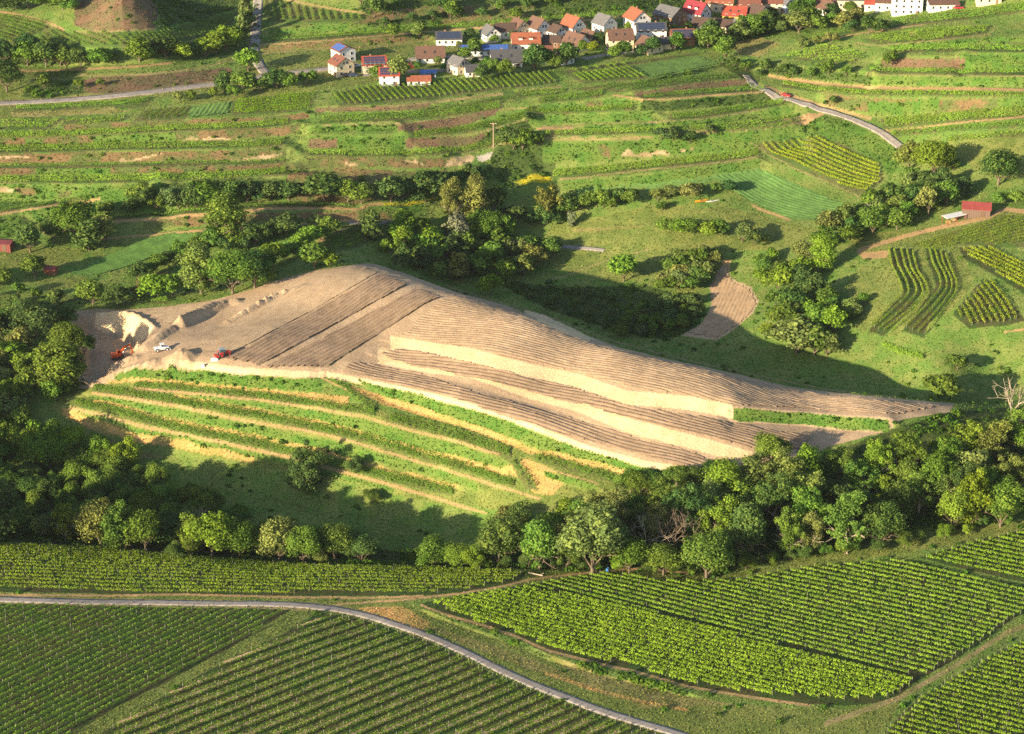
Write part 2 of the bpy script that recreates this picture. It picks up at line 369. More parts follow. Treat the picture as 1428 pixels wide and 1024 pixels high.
# front terraces of the hill
poly('M', 62,571,100,545,165,532,300,541,440,550,540,575,640,592,760,632,900,668,940,690,880,710,760,715,600,705,500,690,354,650,262,633,150,608,90,590)
strip('BG', [(160,527),(200,522),(250,524),(300,528),(360,533),(400,537),(430,537),(450,536)], [8,14,17,20,18,16,14,5])
strip('BG', [(500,532),(530,542),(545,549),(585,560),(640,577),(700,595),(760,618),(820,637),(880,654),(915,663)], [4,8,16,20,21,24,18,18,14,6])
strip('O', [(150,533),(207,529),(270,536),(360,544),(411,549),(450,555),(487,560)], [4,5,5,4,5,12,12], rise=0)
strip('O', [(490,540),(540,560),(590,575),(640,590),(700,610),(732,627),(777,635),(844,651),(909,671)], [6,12,12,8,9,10,8,7,7], rise=0)
strip('V', [(186,538),(249,540),(300,546),(360,552),(424,561),(487,571),(525,576)], 8)
strip('V', [(540,583),(590,594),(640,608),(665,616),(714,633)], 13)
strip('T', [(186,542),(249,547),(360,558),(424,567),(508,582),(571,600),(640,617),(698,635)], 3.5)
strip('BG', [(249,551),(360,565),(424,576),(487,589),(529,601),(592,617),(640,629),(680,641),(710,652)], [3,7,12,16,20,20,18,14,10])
strip('O', [(243,551),(360,572),(403,581),(487,598),(529,613),(592,630),(640,641),(710,660)], [3,3,4,4,6,6,7,9], rise=0)
strip('V', [(129,540),(186,550),(249,561),(360,579),(424,593),(487,606),(550,623),(640,650),(687,666),(720,676)], 10)
strip('T', [(127,548),(186,557),(249,567),(340,587),(424,600),(487,615),(550,634),(640,661),(683,675),(754,696)], 3.8)
strip('BG', [(125,553),(186,563),(249,577),(312,591),(360,601),(403,611),(466,624),(529,639),(592,655),(640,670),(665,680)], [4,8,12,13,14,15,16,12,12,12,8])
strip('O', [(131,559),(165,565),(228,584),(312,601),(360,610),(409,620),(466,633),(512,649),(571,663),(640,680)], 4, rise=0)
strip('V', [(102,561),(144,569),(207,586),(270,601),(360,618),(399,629),(440,640),(491,653),(550,667),(634,686)], 11)
strip('T', [(98,570),(144,580),(207,597),(270,609),(360,628),(399,637),(485,660),(550,678),(603,693),(680,718)], 4.5)
strip('BG', [(98,575),(144,586),(186,599),(228,607),(291,620),(354,634),(420,650),(485,668),(550,684)], [4,8,8,5,6,6,6,6,6])
strip('O', [(87,573),(123,590),(186,610),(249,620),(291,629),(354,641)], [10,16,15,12,10,7])
strip('T', [(450,527),(500,552),(530,572)], 3, rise=0)
poly('O', 700,652,712,648,735,640,760,650,790,668,770,690,745,688,730,670)
poly('V', 706,640,722,640,752,684,735,682)
poly('V', 466,528,478,534,536,572,522,574)
strip('V', [(745,637),(799,651),(884,675)], 12)
strip('T', [(754,652),(800,664),(835,675)], 2.2)
strip('BG', [(759,660),(800,672),(830,682)], 9)
strip('G', [(64,571),(91,586),(144,605),(207,620),(262,633)], 2)
# meadow and gully
poly('G', 262,634,354,650,480,672,600,700,700,722,700,745,560,765,420,745,330,720,200,700,100,690,-80,690,-80,560,60,575,150,610)
poly('ML', 100,592,150,612,240,640,200,640,120,620)
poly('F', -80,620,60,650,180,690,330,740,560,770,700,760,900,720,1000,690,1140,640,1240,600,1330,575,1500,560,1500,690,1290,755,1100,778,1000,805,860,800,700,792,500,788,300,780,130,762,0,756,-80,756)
# foreground
poly('M', -80,822,740,800,860,795,1000,806,1100,780,1300,740,1460,725,1460,745,1360,755,1180,785,960,815,780,812,640,832,500,845,-80,836)
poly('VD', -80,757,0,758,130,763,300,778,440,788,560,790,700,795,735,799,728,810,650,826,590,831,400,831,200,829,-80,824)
strip('T', [(-60,829),(150,831),(250,829),(400,833),(520,834),(590,831)], 3)
strip('T', [(470,843),(560,837),(640,828),(700,818),(740,808),(800,801),(850,796),(900,793),(960,800)], 3)
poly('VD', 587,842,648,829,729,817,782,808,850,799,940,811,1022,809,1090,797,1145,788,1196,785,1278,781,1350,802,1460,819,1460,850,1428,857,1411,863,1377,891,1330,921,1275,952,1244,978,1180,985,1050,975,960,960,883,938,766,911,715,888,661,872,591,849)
poly('VD', 1282,778,1350,757,1440,736,1460,734,1460,816,1428,812,1350,795)
poly('VD', 1460,885,1428,894,1398,906,1316,952,1282,973,1237,1017,1200,1070,1480,1090)
strip('T', [(585,843),(615,856),(661,868),(715,886),(766,908),(840,927),(883,936),(960,958),(1050,973),(1130,984)], 4)
strip('BD', [(600,855),(661,876),(720,897),(766,918),(840,938),(960,968)], 7)
poly('M', 470,846,560,838,620,862,700,893,780,925,900,955,1000,980,1180,990,1260,975,1230,1020,1180,1090,1010,1090,960,1020,850,994,740,952,640,903,560,872,510,857)
poly('ML', 545,850,600,872,700,905,800,942,900,968,985,988,900,988,800,955,700,920,620,887)
poly('ML', 760,912,840,940,900,955,960,972,1050,985,1000,992,900,972,800,940)
poly('O', 500,848,560,845,600,868,590,880,545,868)
poly('M', 940,985,1040,982,1180,992,1190,1015,1050,1012,960,1003)
strip('O', [(760,938),(830,962),(900,980),(960,990)], 5, rise=0)
strip('TG', [(1150,1010),(1250,975),(1330,930),(1400,885),(1460,860)], 8)
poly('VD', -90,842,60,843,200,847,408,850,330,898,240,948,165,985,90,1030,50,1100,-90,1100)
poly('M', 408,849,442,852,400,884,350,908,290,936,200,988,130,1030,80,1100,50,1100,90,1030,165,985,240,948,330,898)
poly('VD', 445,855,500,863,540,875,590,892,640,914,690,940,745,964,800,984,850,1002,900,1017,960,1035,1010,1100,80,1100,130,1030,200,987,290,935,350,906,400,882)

strip('TG', [(0,836),(130,840),(300,842),(440,846),(480,851),(545,869),(640,905),(740,954),(850,996),(960,1028)], 11)
strip('TG', [(0,144),(34,143),(161,134),(296,118),(363,107),(460,96),(500,91)], 8)
strip('T', [(1046,115),(1072,130.5),(1120,145),(1180,163),(1228,184),(1259,208)], 6.5, rise=0)
def densify(p, step=18.):
    out = [p[0]]
    for a, b in zip(p, p[1:]):
        n = max(1, int(math.hypot(b[0]-a[0], b[1]-a[1])/step))
        for k in range(1, n+1): out.append((a[0]+(b[0]-a[0])*k/n, a[1]+(b[1]-a[1])*k/n))
    return out
def th_at(s):
    p = s['p']; th = s['th']
    if not isinstance(th, list): th = [th]*len(p)
    q = densify(p); u = [a[0] for a in q]
    d = [0.]
    for a, b in zip(p, p[1:]): d.append(d[-1]+math.hypot(b[0]-a[0], b[1]-a[1]))
    e = [0.]
    for a, b in zip(q, q[1:]): e.append(e[-1]+math.hypot(b[0]-a[0], b[1]-a[1]))
    return q, np.interp(e, d, th)

# --- banks: terraces step up where a bank strip runs
def pl_dist(X, Y, W):
    """signed distance (+ on the far side), index-blend along, and overshoot past the ends"""
    best = np.full(X.shape, 1e9); sg = np.zeros(X.shape); par = np.zeros(X.shape); over = np.zeros(X.shape)
    for k in range(len(W)-1):
        ax, ay = W[k]; bx, by = W[k+1]; dx, dy = bx-ax, by-ay; l2 = dx*dx+dy*dy + 1e-9
        t0 = ((X-ax)*dx+(Y-ay)*dy)/l2; t = np.clip(t0, 0, 1)
        d = np.hypot(X-ax-t*dx, Y-ay-t*dy); m = d < best
        best = np.where(m, d, best); sg = np.where(m, np.sign(dx*(Y-ay)-dy*(X-ax)), sg); par = np.where(m, k+t, par)
        o = np.zeros(X.shape)
        if k == 0: o = np.where(t0 < 0, -t0*math.sqrt(l2), o)
        if k == len(W)-2: o = np.where(t0 > 1, (t0-1)*math.sqrt(l2), o)
        over = np.where(m, o, over)
    return best*sg, par, over
def window(x0, x1, y0, y1):
    i0, i1 = np.searchsorted(Y_, y0)-1, np.searchsorted(Y_, y1)+1
    i0 = max(i0, 0); i1 = min(i1, NY)
    yy = [max(y0, 30), max(y1, 31)]
    a = [x0/yy[0], x0/yy[1], x1/yy[0], x1/yy[1]]
    j0 = max(np.searchsorted(A_, min(a))-1, 0); j1 = min(np.searchsorted(A_, max(a))+1, NA)
    return slice(i0, i1), slice(j0, j1)
dZ = np.zeros_like(Z)
for s in L:
    if s['t'] != 's' or s['k'] not in BANK or s['rise'] == 0: continue
    q, th = th_at(s); w3 = cast(q); vm = np.array([p[1] for p in q])
    px = FPX*np.cos(TILT)/np.hypot(w3[:, 1], CAMZ)
    rise = np.minimum((.24 if s['k'] == 'S' else .58)*th/px, 6.0) if s['rise'] is None else np.full(len(th), float(s['rise']))
    depth = (.8 if s['k'] == 'S' else .40)*th/(px*np.sin(np.arctan(CAMZ/w3[:, 1])))+.3
    Wp = w3[:, :2]; Lf = 9.0
    sl = window(Wp[:, 0].min()-15, Wp[:, 0].max()+15, Wp[:, 1].min()-15, Wp[:, 1].max()+15)
    X, Y = GX[sl], GY[sl]
    d, par, over = pl_dist(X, Y, Wp)
    rr = np.interp(par, np.arange(len(th)), rise); hw = np.interp(par, np.arange(len(th)), depth)/2
    ad = np.abs(d)
    f = np.where(ad < hw, d/hw, np.sign(d)*np.clip(1-(ad-hw)/Lf, 0, 1))
    f = f*np.clip(1-over/5., 0, 1)
    dZ[sl] += .5*rr*f
Z = Z + dZ

# --- digging: quarry pit, berms, mound
def inside(X, Y, W):
    n = len(W); c = np.zeros(X.shape, bool); j = n-1
    for i in range(n):
        xi, yi = W[i]; xj, yj = W[j]
        if yi != yj:
            m = ((yi > Y) != (yj > Y)) & (X < (xj-xi)*(Y-yi)/(yj-yi)+xi); c ^= m
        j = i
    return c
def rnoise(X, Y, s, seed=0):
    r = np.random.RandomState(seed); out = 0
    for k in range(5):
        a = r.rand()*6.28; f = s*(1.0+.55*k); out = out + np.sin((X*math.cos(a)+Y*math.sin(a))*f + 6.28*r.rand() + 1.7*np.sin((X*math.sin(a*1.7)-Y*math.cos(a*1.7))*f*.63 + k))/(1+.6*k)
    return out/2.2
pit = cast([(96,441),(120,438),(158,435),(184,440),(207,452),(213,458),(200,480),(180,500),(150,520),(118,545),(96,520)])
Wp = pit[:, :2]; sl = window(Wp[:, 0].min()-5, Wp[:, 0].max()+5, Wp[:, 1].min()-5, Wp[:, 1].max()+5)
X, Y = GX[sl], GY[sl]; ins = inside(X, Y, Wp)
d, par, over = pl_dist(X, Y, np.vstack([Wp[:7]]))
zf = 0.5 + .25*rnoise(X, Y, .5, 3)
d2, _, _ = pl_dist(X, Y, np.vstack([Wp[6:11], Wp[:1]]))
f = np.clip(np.abs(d)/4.5, 0, 1)*np.clip(np.abs(d2)/7.0, 0, 1)
Zs = Z[sl]; Z[sl] = np.where(ins, Zs*(1-f) + np.minimum(zf, Zs)*f, Zs)
def ridge(pts, h, wd, rough=.25, seed=1):
    w3 = cast(densify(pts, 8)); W2 = w3[:, :2]; sl = window(W2[:, 0].min()-9, W2[:, 0].max()+9, W2[:, 1].min()-9, W2[:, 1].max()+9)
    X, Y = GX[sl], GY[sl]; d, par, over = pl_dist(X, Y, W2)
    n = rnoise(X, Y, 1.1, seed); hh = np.interp(par, np.linspace(0, len(W2)-1, len(h)), h)
    f = np.clip(1-np.abs(d)/wd, 0, 1)*np.clip(1-over/2.5, 0, 1)
    Z[sl] += hh*f**.8*(1+rough*n)
ridge([(251,456),(280,441),(316,424),(331,421)], [3.9,3.7,3.0,1.4], 3.3, .13, 2)
ridge([(311,453),(350,432),(385,414),(411,404),(425,399)], [.3,1.2,1.8,1.6,.4], 2.0, .5, 3)
ridge([(200,486),(222,470),(251,454),(262,458)], [1.0,1.8,2.0,.3], 3.3, .15, 4)
ridge([(240,506),(252,500),(264,502)], [2.2,3.4,2.0], 4.5, .25, 5)
ridge([(128,536),(150,520),(172,506),(190,500)], [1.0,1.8,1.6,.8], 2.6, .4, 6)
ridge([(150,530),(180,520),(215,505)], [1.0,1.5,.8], 2.4, .5, 7)
ridge([(160,476),(172,468),(180,466)], [.6,1.5,1.2], 2.5, .4, 8)
ridge([(158,434),(184,439),(208,451),(216,458)], [.4,1.0,1.2,.8], 1.8, .35, 9)
# gentle natural roughness of the ground
dens = (np.abs(GX/GY) < .33) & (GY < 1200)
Z = Z + np.where(dens, .07*rnoise(GX, GY, .35, 11) + .15*rnoise(GX, GY, .06, 12), 0)

# --- rasterise the cover
cid = np.zeros(Z.shape, np.int16); KN = list(KIND)
wx = .22*rnoise(GX, GY, .45, 21) + .10*rnoise(GX, GY, 1.6, 22); wy = .25*rnoise(GX, GY, .4, 23) + .10*rnoise(GX, GY, 1.5, 24)
for s in L:
    if s['t'] == 'p':
        q = densify(s['p'] + [s['p'][0]], 25)[:-1]; W2 = cast(q)[:, :2]
    else:
        q, th = th_at(s); up = [(a, b-t/2) for (a, b), t in zip(q, th)]; dn = [(a, b+t/2) for (a, b), t in zip(q, th)]
        W2 = np.vstack([cast(up)[:, :2], cast(dn)[::-1, :2]])
    s['w'] = W2
    if s is L[0]: cid[:] = KN.index(s['k']); continue
    sl = window(W2[:, 0].min()-2, W2[:, 0].max()+2, W2[:, 1].min()-2, W2[:, 1].max()+2)
    cl = .35 if s['k'] in ('T', 'TG', 'S') else 1.
    m = inside(GX[sl]+wx[sl]*cl, GY[sl]+wy[sl]*cl, W2)
    c = cid[sl]; c[m] = KN.index(s['k'])
CA = np.array([KIND[k][0] for k in KN]); CB = np.array([KIND[k][1] for k in KN])
def cover_at(x, y):
    a = np.clip(x/y, -1.19, 1.19); j = np.clip(np.searchsorted(A_, a), 0, NA-1); i = np.clip(np.searchsorted(Y_, y), 0, NY-1)
    return cid[i, j]
# ------------------------------------------------------------------ materials
def mat(name):
    m = bpy.data.materials.new(name); m.use_nodes = True; n = m.node_tree; n.nodes.clear()
    o = n.nodes.new('ShaderNodeOutputMaterial'); return m, n, o
def N(n, t, **k):
    x = n.nodes.new(t)
    for a, b in k.items(): setattr(x, a, b)
    return x
def noise(n, vec, scale, detail=4, rough=.55):
    x = N(n, 'ShaderNodeTexNoise'); x.inputs['Scale'].default_value = scale; x.inputs['Detail'].default_value = detail
    x.inputs['Roughness'].default_value = rough; n.links.new(vec, x.inputs['Vector']); return x.outputs['Fac']
def ramp(n, fac, a, b, lo=0., hi=1.):
    x = N(n, 'ShaderNodeMapRange'); x.inputs[1].default_value = a; x.inputs[2].default_value = b
    x.inputs[3].default_value = lo; x.inputs[4].default_value = hi; n.links.new(fac, x.inputs[0]); return x.outputs[0]
def mixc(n, f, a, b, mode='MIX'):
    x = N(n, 'ShaderNodeMix', data_type='RGBA', blend_type=mode)
    for s, v in ((x.inputs[0], f), (x.inputs[6], a), (x.inputs[7], b)):
        if hasattr(v, 'is_linked'): n.links.new(v, s)
        else: s.default_value = v if isinstance(v, float) else (*v[:3], 1)
    return x.outputs[2]
def scalec(n, col, fac):
    x = N(n, 'ShaderNodeVectorMath', operation='SCALE'); n.links.new(col, x.inputs[0])
    if hasattr(fac, 'is_linked'): n.links.new(fac, x.inputs['Scale'])
    else: x.inputs['Scale'].default_value = fac
    return x.outputs[0]
def attr(n, name, out='Color', typ='GEOMETRY'):
    x = N(n, 'ShaderNodeAttribute', attribute_name=name, attribute_type=typ); return x.outputs[out]
def ground_mat(name, ca=None, cb=None, s1=.13, s2=1.6, bump=.5, contrast=.07):
    m, n, o = mat(name); g = N(n, 'ShaderNodeNewGeometry').outputs['Position']
    a = ca or attr(n, 'colA'); b = cb or attr(n, 'colB')
    f = ramp(n, noise(n, g, s1, 6, .62), .5-contrast, .5+contrast)
    c = mixc(n, f, a, b); v = ramp(n, noise(n, g, s2, 5, .7), .25, .75, .62, 1.38)
    c = scalec(n, c, v)
    v2 = ramp(n, noise(n, g, .035, 3, .6), .3, .7, .85, 1.15); c = scalec(n, c, v2)
    bs = N(n, 'ShaderNodeBsdfPrincipled'); n.links.new(c, bs.inputs['Base Color']); bs.inputs['Roughness'].default_value = .95
    bs.inputs['Specular IOR Level'].default_value = .15
    bp = N(n, 'ShaderNodeBump'); bp.inputs['Strength'].default_value = bump; bp.inputs['Distance'].default_value = .5
    n.links.new(noise(n, g, s2*.9, 6, .7), bp.inputs['Height']); n.links.new(bp.outputs[0], bs.inputs['Normal'])
    n.links.new(bs.outputs[0], o.inputs[0]); return m
def leaf_mat(name, mode):
    m, n, o = mat(name)
    if mode == 'attr': c = attr(n, 'Col')
    else:
        oi = N(n, 'ShaderNodeObjectInfo'); t = attr(n, 'tint', 'Fac')
        c = scalec(n, oi.outputs['Color'], ramp(n, t, 0, 1, .45, 1.55))
        yel = mixc(n, ramp(n, t, .55, 1., 0., .35), c, (.30, .30, .03)); c = yel
    df = N(n, 'ShaderNodeBsdfDiffuse'); tr = N(n, 'ShaderNodeBsdfTranslucent'); n.links.new(c, df.inputs[0]); n.links.new(c, tr.inputs[0])
    mx = N(n, 'ShaderNodeMixShader'); mx.inputs[0].default_value = .32
    n.links.new(df.outputs[0], mx.inputs[1]); n.links.new(tr.outputs[0], mx.inputs[2]); n.links.new(mx.outputs[0], o.inputs[0]); return m
def flat_mat(name, col, rough=.8, var=.15, scale=2., metal=0., bump=0.):
    m, n, o = mat(name); g = N(n, 'ShaderNodeTexCoord').outputs['Object']
    c = scalec(n, mixc(n, 0., col, col), ramp(n, noise(n, g, scale, 4, .6), .3, .7, 1-var, 1+var))
    bs = N(n, 'ShaderNodeBsdfPrincipled'); n.links.new(c, bs.inputs['Base Color']); bs.inputs['Roughness'].default_value = rough
    bs.inputs['Metallic'].default_value = metal; n.links.new(bs.outputs[0], o.inputs[0]); return m
MG = ground_mat('ground'); LEAF = leaf_mat('leaf', 'obj'); LEAFA = leaf_mat('leaf_cover', 'attr')
BARK = flat_mat('bark', (.16,.12,.085), .95, .3, 1.5); BARKP = flat_mat('bark_pale', (.42,.34,.26), .95, .25, 1.5)
POST = flat_mat('post_wood', (.36,.33,.29), .8, .15)
ASPH = ground_mat('asphalt', (.30,.27,.25), (.25,.225,.21), .5, 3., .15)

# ------------------------------------------------------------------ mesh helpers
def mesh(name, v, f, m=None, attrs=None, smooth=False):
    """v (n,3); f (k,4) or (k,3) array; attrs {name: (array, type, domain)}"""
    me = bpy.data.meshes.new(name); v = np.asarray(v, np.float32); f = np.asarray(f, np.int32)
    me.vertices.add(len(v)); me.vertices.foreach_set('co', v.ravel())
    k = f.shape[1]; me.loops.add(f.size); me.loops.foreach_set('vertex_index', f.ravel())
    me.polygons.add(len(f)); me.polygons.foreach_set('loop_start', np.arange(len(f), dtype=np.int32)*k)
    me.polygons.foreach_set('loop_total', np.full(len(f), k, np.int32))
    if smooth: me.polygons.foreach_set('use_smooth', np.ones(len(f), bool))
    for an, (arr, ty, dom) in (attrs or {}).items():
        at = me.attributes.new(an, ty, dom); arr = np.asarray(arr, np.float32)
        if ty == 'FLOAT_COLOR':
            if arr.shape[1] == 3: arr = np.hstack([arr, np.ones((len(arr), 1), np.float32)])
            at.data.foreach_set('color', arr.ravel())
        else: at.data.foreach_set('value', arr.ravel())
    me.update(calc_edges=True)
    if m: me.materials.append(m)
    return me
def link(name, data, parent=None, label=None, cat=None, group=None, kind=None, loc=None, rz=None, color=None):
    o = bpy.data.objects.new(name, data); COL.objects.link(o)
    if parent: o.parent = parent
    if label: o['label'] = label
    if cat: o['category'] = cat
    if group: o['group'] = group
    if kind: o['kind'] = kind
    if loc is not None: o.location = loc
    if rz: o.rotation_euler = (0, 0, rz)
    if color is not None: o.color = (*color[:3], 1)
    return o
# terrain sheet
idx = np.arange(NA*NY).reshape(NY, NA)
F = np.stack([idx[:-1, :-1], idx[:-1, 1:], idx[1:, 1:], idx[1:, :-1]], -1).reshape(-1, 4)
V3 = np.stack([GX, GY, Z], -1).reshape(-1, 3)
tm = mesh('terrain', V3, F, MG, {'colA': (CA[cid.ravel()], 'FLOAT_COLOR', 'POINT'), 'colB': (CB[cid.ravel()], 'FLOAT_COLOR', 'POINT')}, True)
link('terrain', tm, kind='structure')

def sheet_along(name, pts, width, m, lift=.08, px=True, kerb=False):
    """a road or track laid on the terrain along a picture-read line; width in metres"""
    W = cast(densify(pts, 6))[:, :2]
    d = np.concatenate([[0], np.cumsum(np.hypot(*np.diff(W, axis=0).T))]); n = int(d[-1]/1.5)+2; s = np.linspace(0, d[-1], n)
    k = np.ones(9)/9
    X = np.interp(s, d, W[:, 0]); Y = np.interp(s, d, W[:, 1])
    Xp = np.convolve(np.pad(X, 4, 'edge'), k, 'valid'); Yp = np.convolve(np.pad(Y, 4, 'edge'), k, 'valid')
    tx, ty = np.gradient(Xp), np.gradient(Yp); l = np.hypot(tx, ty)+1e-9; nx, ny = -ty/l, tx/l
    cs = np.array([-.5, -.5, -.25, 0, .25, .5, .5])*width; dz = np.array([-.5, 0, .02, .04, .02, 0, -.5])
    vx = Xp[:, None]+nx[:, None]*cs; vy = Yp[:, None]+ny[:, None]*cs
    hz = hgt(vx, vy); hz = np.maximum(hz, hgt(Xp, Yp)[:, None]-.3); vz = hz+lift+dz
    vx = vx+nx[:, None]*np.array([1,1,0,0,0,1,1])*(.12*width*.5*rnoise(vx, vy, .9, 77)); vy = vy+ny[:, None]*np.array([1,1,0,0,0,1,1])*(.12*width*.5*rnoise(vx, vy, .9, 77))
    V = np.stack([vx, vy, vz], -1).reshape(-1, 3); c = len(cs); I = np.arange(n*c).reshape(n, c)
    F = np.stack([I[:-1, :-1], I[:-1, 1:], I[1:, 1:], I[1:, :-1]], -1).reshape(-1, 4)
    return link(name, mesh(name, V, F, m, None, True), kind='structure')
sheet_along('road', [(-60,834),(0,836),(60,838),(130,840),(200,840),(300,842),(380,842),(440,846),(480,851),(510,858),(545,869),(590,884),(640,905),(690,931),(740,954),(790,973),(850,996),(900,1010),(960,1028),(1040,1060)], 3.0, ASPH, .12)
sheet_along('road', [(-40,146),(0,144),(34,143),(100,139),(161,134),(230,126),(296,118),(363,107),(410,101),(460,96),(500,91)], 4.6, ASPH, .15)
sheet_along('road', [(505,90),(545,87),(570,84),(600,79),(640,80),(680,82)], 4.5, ASPH, .15)
sheet_along('road', [(500,106),(540,102),(590,99),(640,97)], 4.0, ASPH, .14)
sheet_along('road', [(372,104),(362,92),(354,75),(356,50),(358,20),(362,-10)], 5.0, ASPH, .17)
sheet_along('road', [(1040,103),(1046,115),(1060,124),(1072,130.5),(1099,138.5),(1120,145),(1150,154),(1180,163),(1204,172),(1228,184),(1249,199),(1259,208)], 3.6, ASPH, .14)
sheet_along('road', [(1147,314),(1168,305),(1190,297),(1216,283),(1242,275)], 3.0, ASPH, .14)
sheet_along('road', [(808,83),(830,79),(860,75),(900,68)], 4.0, ASPH, .14)
sheet_along('path', [(700,335),(730,338),(760,342),(800,345),(835,348),(848,350)], 2.2, ASPH, .12)
sheet_along('path', [(480,311),(520,312),(553,311)], 2.4, ASPH, .12)

# ploughed beds: real furrows on sheets aligned with their rows
def bed(name, pts, dirpix, period, amp, ca, cb, seed=0, dense=6):
    W = cast(densify(pts+[pts[0]], 20)[:-1])[:, :2]; a, b = cast(dirpix)[:, :2]; d = (b-a)/np.hypot(*(b-a)); nn = np.array([-d[1], d[0]])
    s = W@d; t = W@nn; ns = int((s.max()-s.min())/1.6)+2; ntt = int((t.max()-t.min())/period*dense)+2
    S_, T_ = np.meshgrid(np.linspace(s.min(), s.max(), ns), np.linspace(t.min(), t.max(), ntt), indexing='ij')
    wob = .25*rnoise(S_*1., T_*.02, .08, seed)
    X = d[0]*S_+nn[0]*(T_+wob); Y = d[1]*S_+nn[1]*(T_+wob)
    r = np.random.RandomState(seed); prof = np.abs(np.sin(math.pi*T_/period))**.8
    z = hgt(X, Y)+.10+amp*prof*(1+.35*r.randn(*X.shape)*.5)+.05*r.randn(*X.shape)
    jag = .5*rnoise(X, Y, .7, 5)
    ins = inside(X+jag, Y+jag, W); I = np.arange(ns*ntt).reshape(ns, ntt)
    ok = ins[:-1, :-1] & ins[1:, 1:] & ins[:-1, 1:] & ins[1:, :-1]
    F = np.stack([I[:-1, :-1], I[1:, :-1], I[1:, 1:], I[:-1, 1:]], -1)[ok]
    use = np.zeros(ns*ntt, bool); use[F.ravel()] = True; mp = np.cumsum(use)-1
    V = np.stack([X, Y, z], -1).reshape(-1, 3)[use]
    link(name, mesh(name, V, mp[F], ground_mat(name+'_soil', ca, cb, .3, 2.5, .4)), kind='structure')
pa, pb = (.325,.230,.155), (.27,.19,.125)
bed('ploughed_field', [(531,382),(571,396),(358,513),(330,506),(316,500),(440,433)], [(531,382),(316,500)], 1.75, .46, pa, pb, 1)
bed('ploughed_field', [(582,402),(615,415),(589,427),(456,513),(365,514),(440,478)], [(582,402),(365,514)], 1.75, .46, pa, pb, 2)
bed('ploughed_field', [(440,378),(500,372),(528,380),(440,431),(316,497),(300,490),(300,470),(380,420)], [(528,380),(316,497)], 1.4, .20, (.43,.315,.205), (.39,.282,.18), 3, 4)
bed('ploughed_field', [(194,434),(240,430),(300,420),(318,422),(280,437),(250,448),(232,452),(215,445)], [(194,440),(315,420)], 1.6, .10, (.44,.325,.21), (.39,.285,.18), 4, 4)
F1 = [(560,468),(600,427),(622,413),(645,412),(700,428),(745,447),(800,470),(840,486),(905,500),(960,512),(1030,527),(1100,544),(1160,552),(1250,561),(1318,566),(1250,580),(1150,572),(1024,566),(960,553),(877,541),(804,520),(731,505),(658,486),(600,477)]
bed('ploughed_field', F1, [(731,505),(960,553)], 1.35, .21, (.395,.284,.186), (.345,.245,.158), 5, 5)
bed('ploughed_field', [(527,491),(560,486),(610,495),(658,506),(731,526),(804,542),(877,567),(960,579),(1022,590),(1137,611),(1120,628),(1048,626),(960,604),(877,583),(768,555),(658,528),(549,505)], [(731,526),(960,579)], 1.5, .28, pa, pb, 6)
bed('ploughed_field', [(475,514),(494,504),(540,513),(586,522),(640,540),(695,556),(749,570),(804,585),(877,608),(960,629),(1007,650),(985,657),(960,653),(895,636),(840,622),(731,592),(658,564),(600,549),(549,537)], [(695,556),(960,629)], 1.5, .28, pa, pb, 7)
bed('ploughed_field', [(1012,366),(1000,382),(992,402),(993,425),(982,448),(955,466),(1000,472),(1030,453),(1050,434),(1055,420),(1046,402),(1020,390),(1016,375)], [(1000,470),(1030,400)], 1.6, .14, (.42,.29,.18), (.36,.25,.15), 8, 4)

bed('crop_field', [(991,245),(1059,235),(1190,291),(1146,309),(1099,305),(1035,275)], [(1000,247),(1150,305)], 1.7, .22, (.120,.235,.060), (.095,.190,.048), 9, 4)
bed('crop_field', [(93,383),(130,364),(200,335),(235,325),(290,325),(250,345),(180,372),(130,386)], [(110,384),(250,330)], 1.7, .30, (.120,.235,.050), (.090,.180,.040), 10, 4)
bed('crop_field', [(267,149),(323,141),(318,159),(262,166)], [(268,165),(280,148)], 1.9, .35, (.130,.230,.055), (.100,.180,.045), 11, 4)
bed('crop_field', [(885,92),(975,79),(1006,89),(906,109)], [(885,95),(980,82)], 1.9, .2, (.130,.230,.055), (.100,.180,.045), 12, 4)
# ------------------------------------------------------------------ leaf cards
def cards(C, size, rs, up=0., outward=None, aspect=.75, rw=.55):
    """irregular leaf-clump quads at centres C; returns verts (4n,3), faces (n,4)"""
    n = len(C); nrm = rs.randn(n, 3)
    if outward is not None: nrm = nrm*rw + outward
    nrm[:, 2] += up; nrm /= np.linalg.norm(nrm, axis=1)[:, None]+1e-9
    t = np.cross(nrm, rs.randn(n, 3)); t /= np.linalg.norm(t, axis=1)[:, None]+1e-9; b = np.cross(nrm, t)
    s = (np.asarray(size)*np.ones(n))[:, None]/2
    j = lambda: .65+.7*rs.rand(n, 1)
    V = np.stack([C+t*s*j(), C+b*s*aspect*j(), C-t*s*j(), C-b*s*aspect*j()], 1)
    return V.reshape(-1, 3), np.arange(4*n).reshape(n, 4)
def boxes(C, sx, sy, sz, rot=None):
    """axis boxes standing on base points C (n,3)"""
    C = np.atleast_2d(C); n = len(C); o = np.array([(x, y, z) for z in (0, 1) for y in (-.5, .5) for x in (-.5, .5)])
    off = o*np.array([sx, sy, sz]); V = (C[:, None]+off[None]).reshape(-1, 3)
    f = np.array([(0, 2, 3, 1), (4, 5, 7, 6), (0, 1, 5, 4), (2, 6, 7, 3), (0, 4, 6, 2), (1, 3, 7, 5)])
    return V, (f[None]+8*np.arange(n)[:, None, None]).reshape(-1, 4)

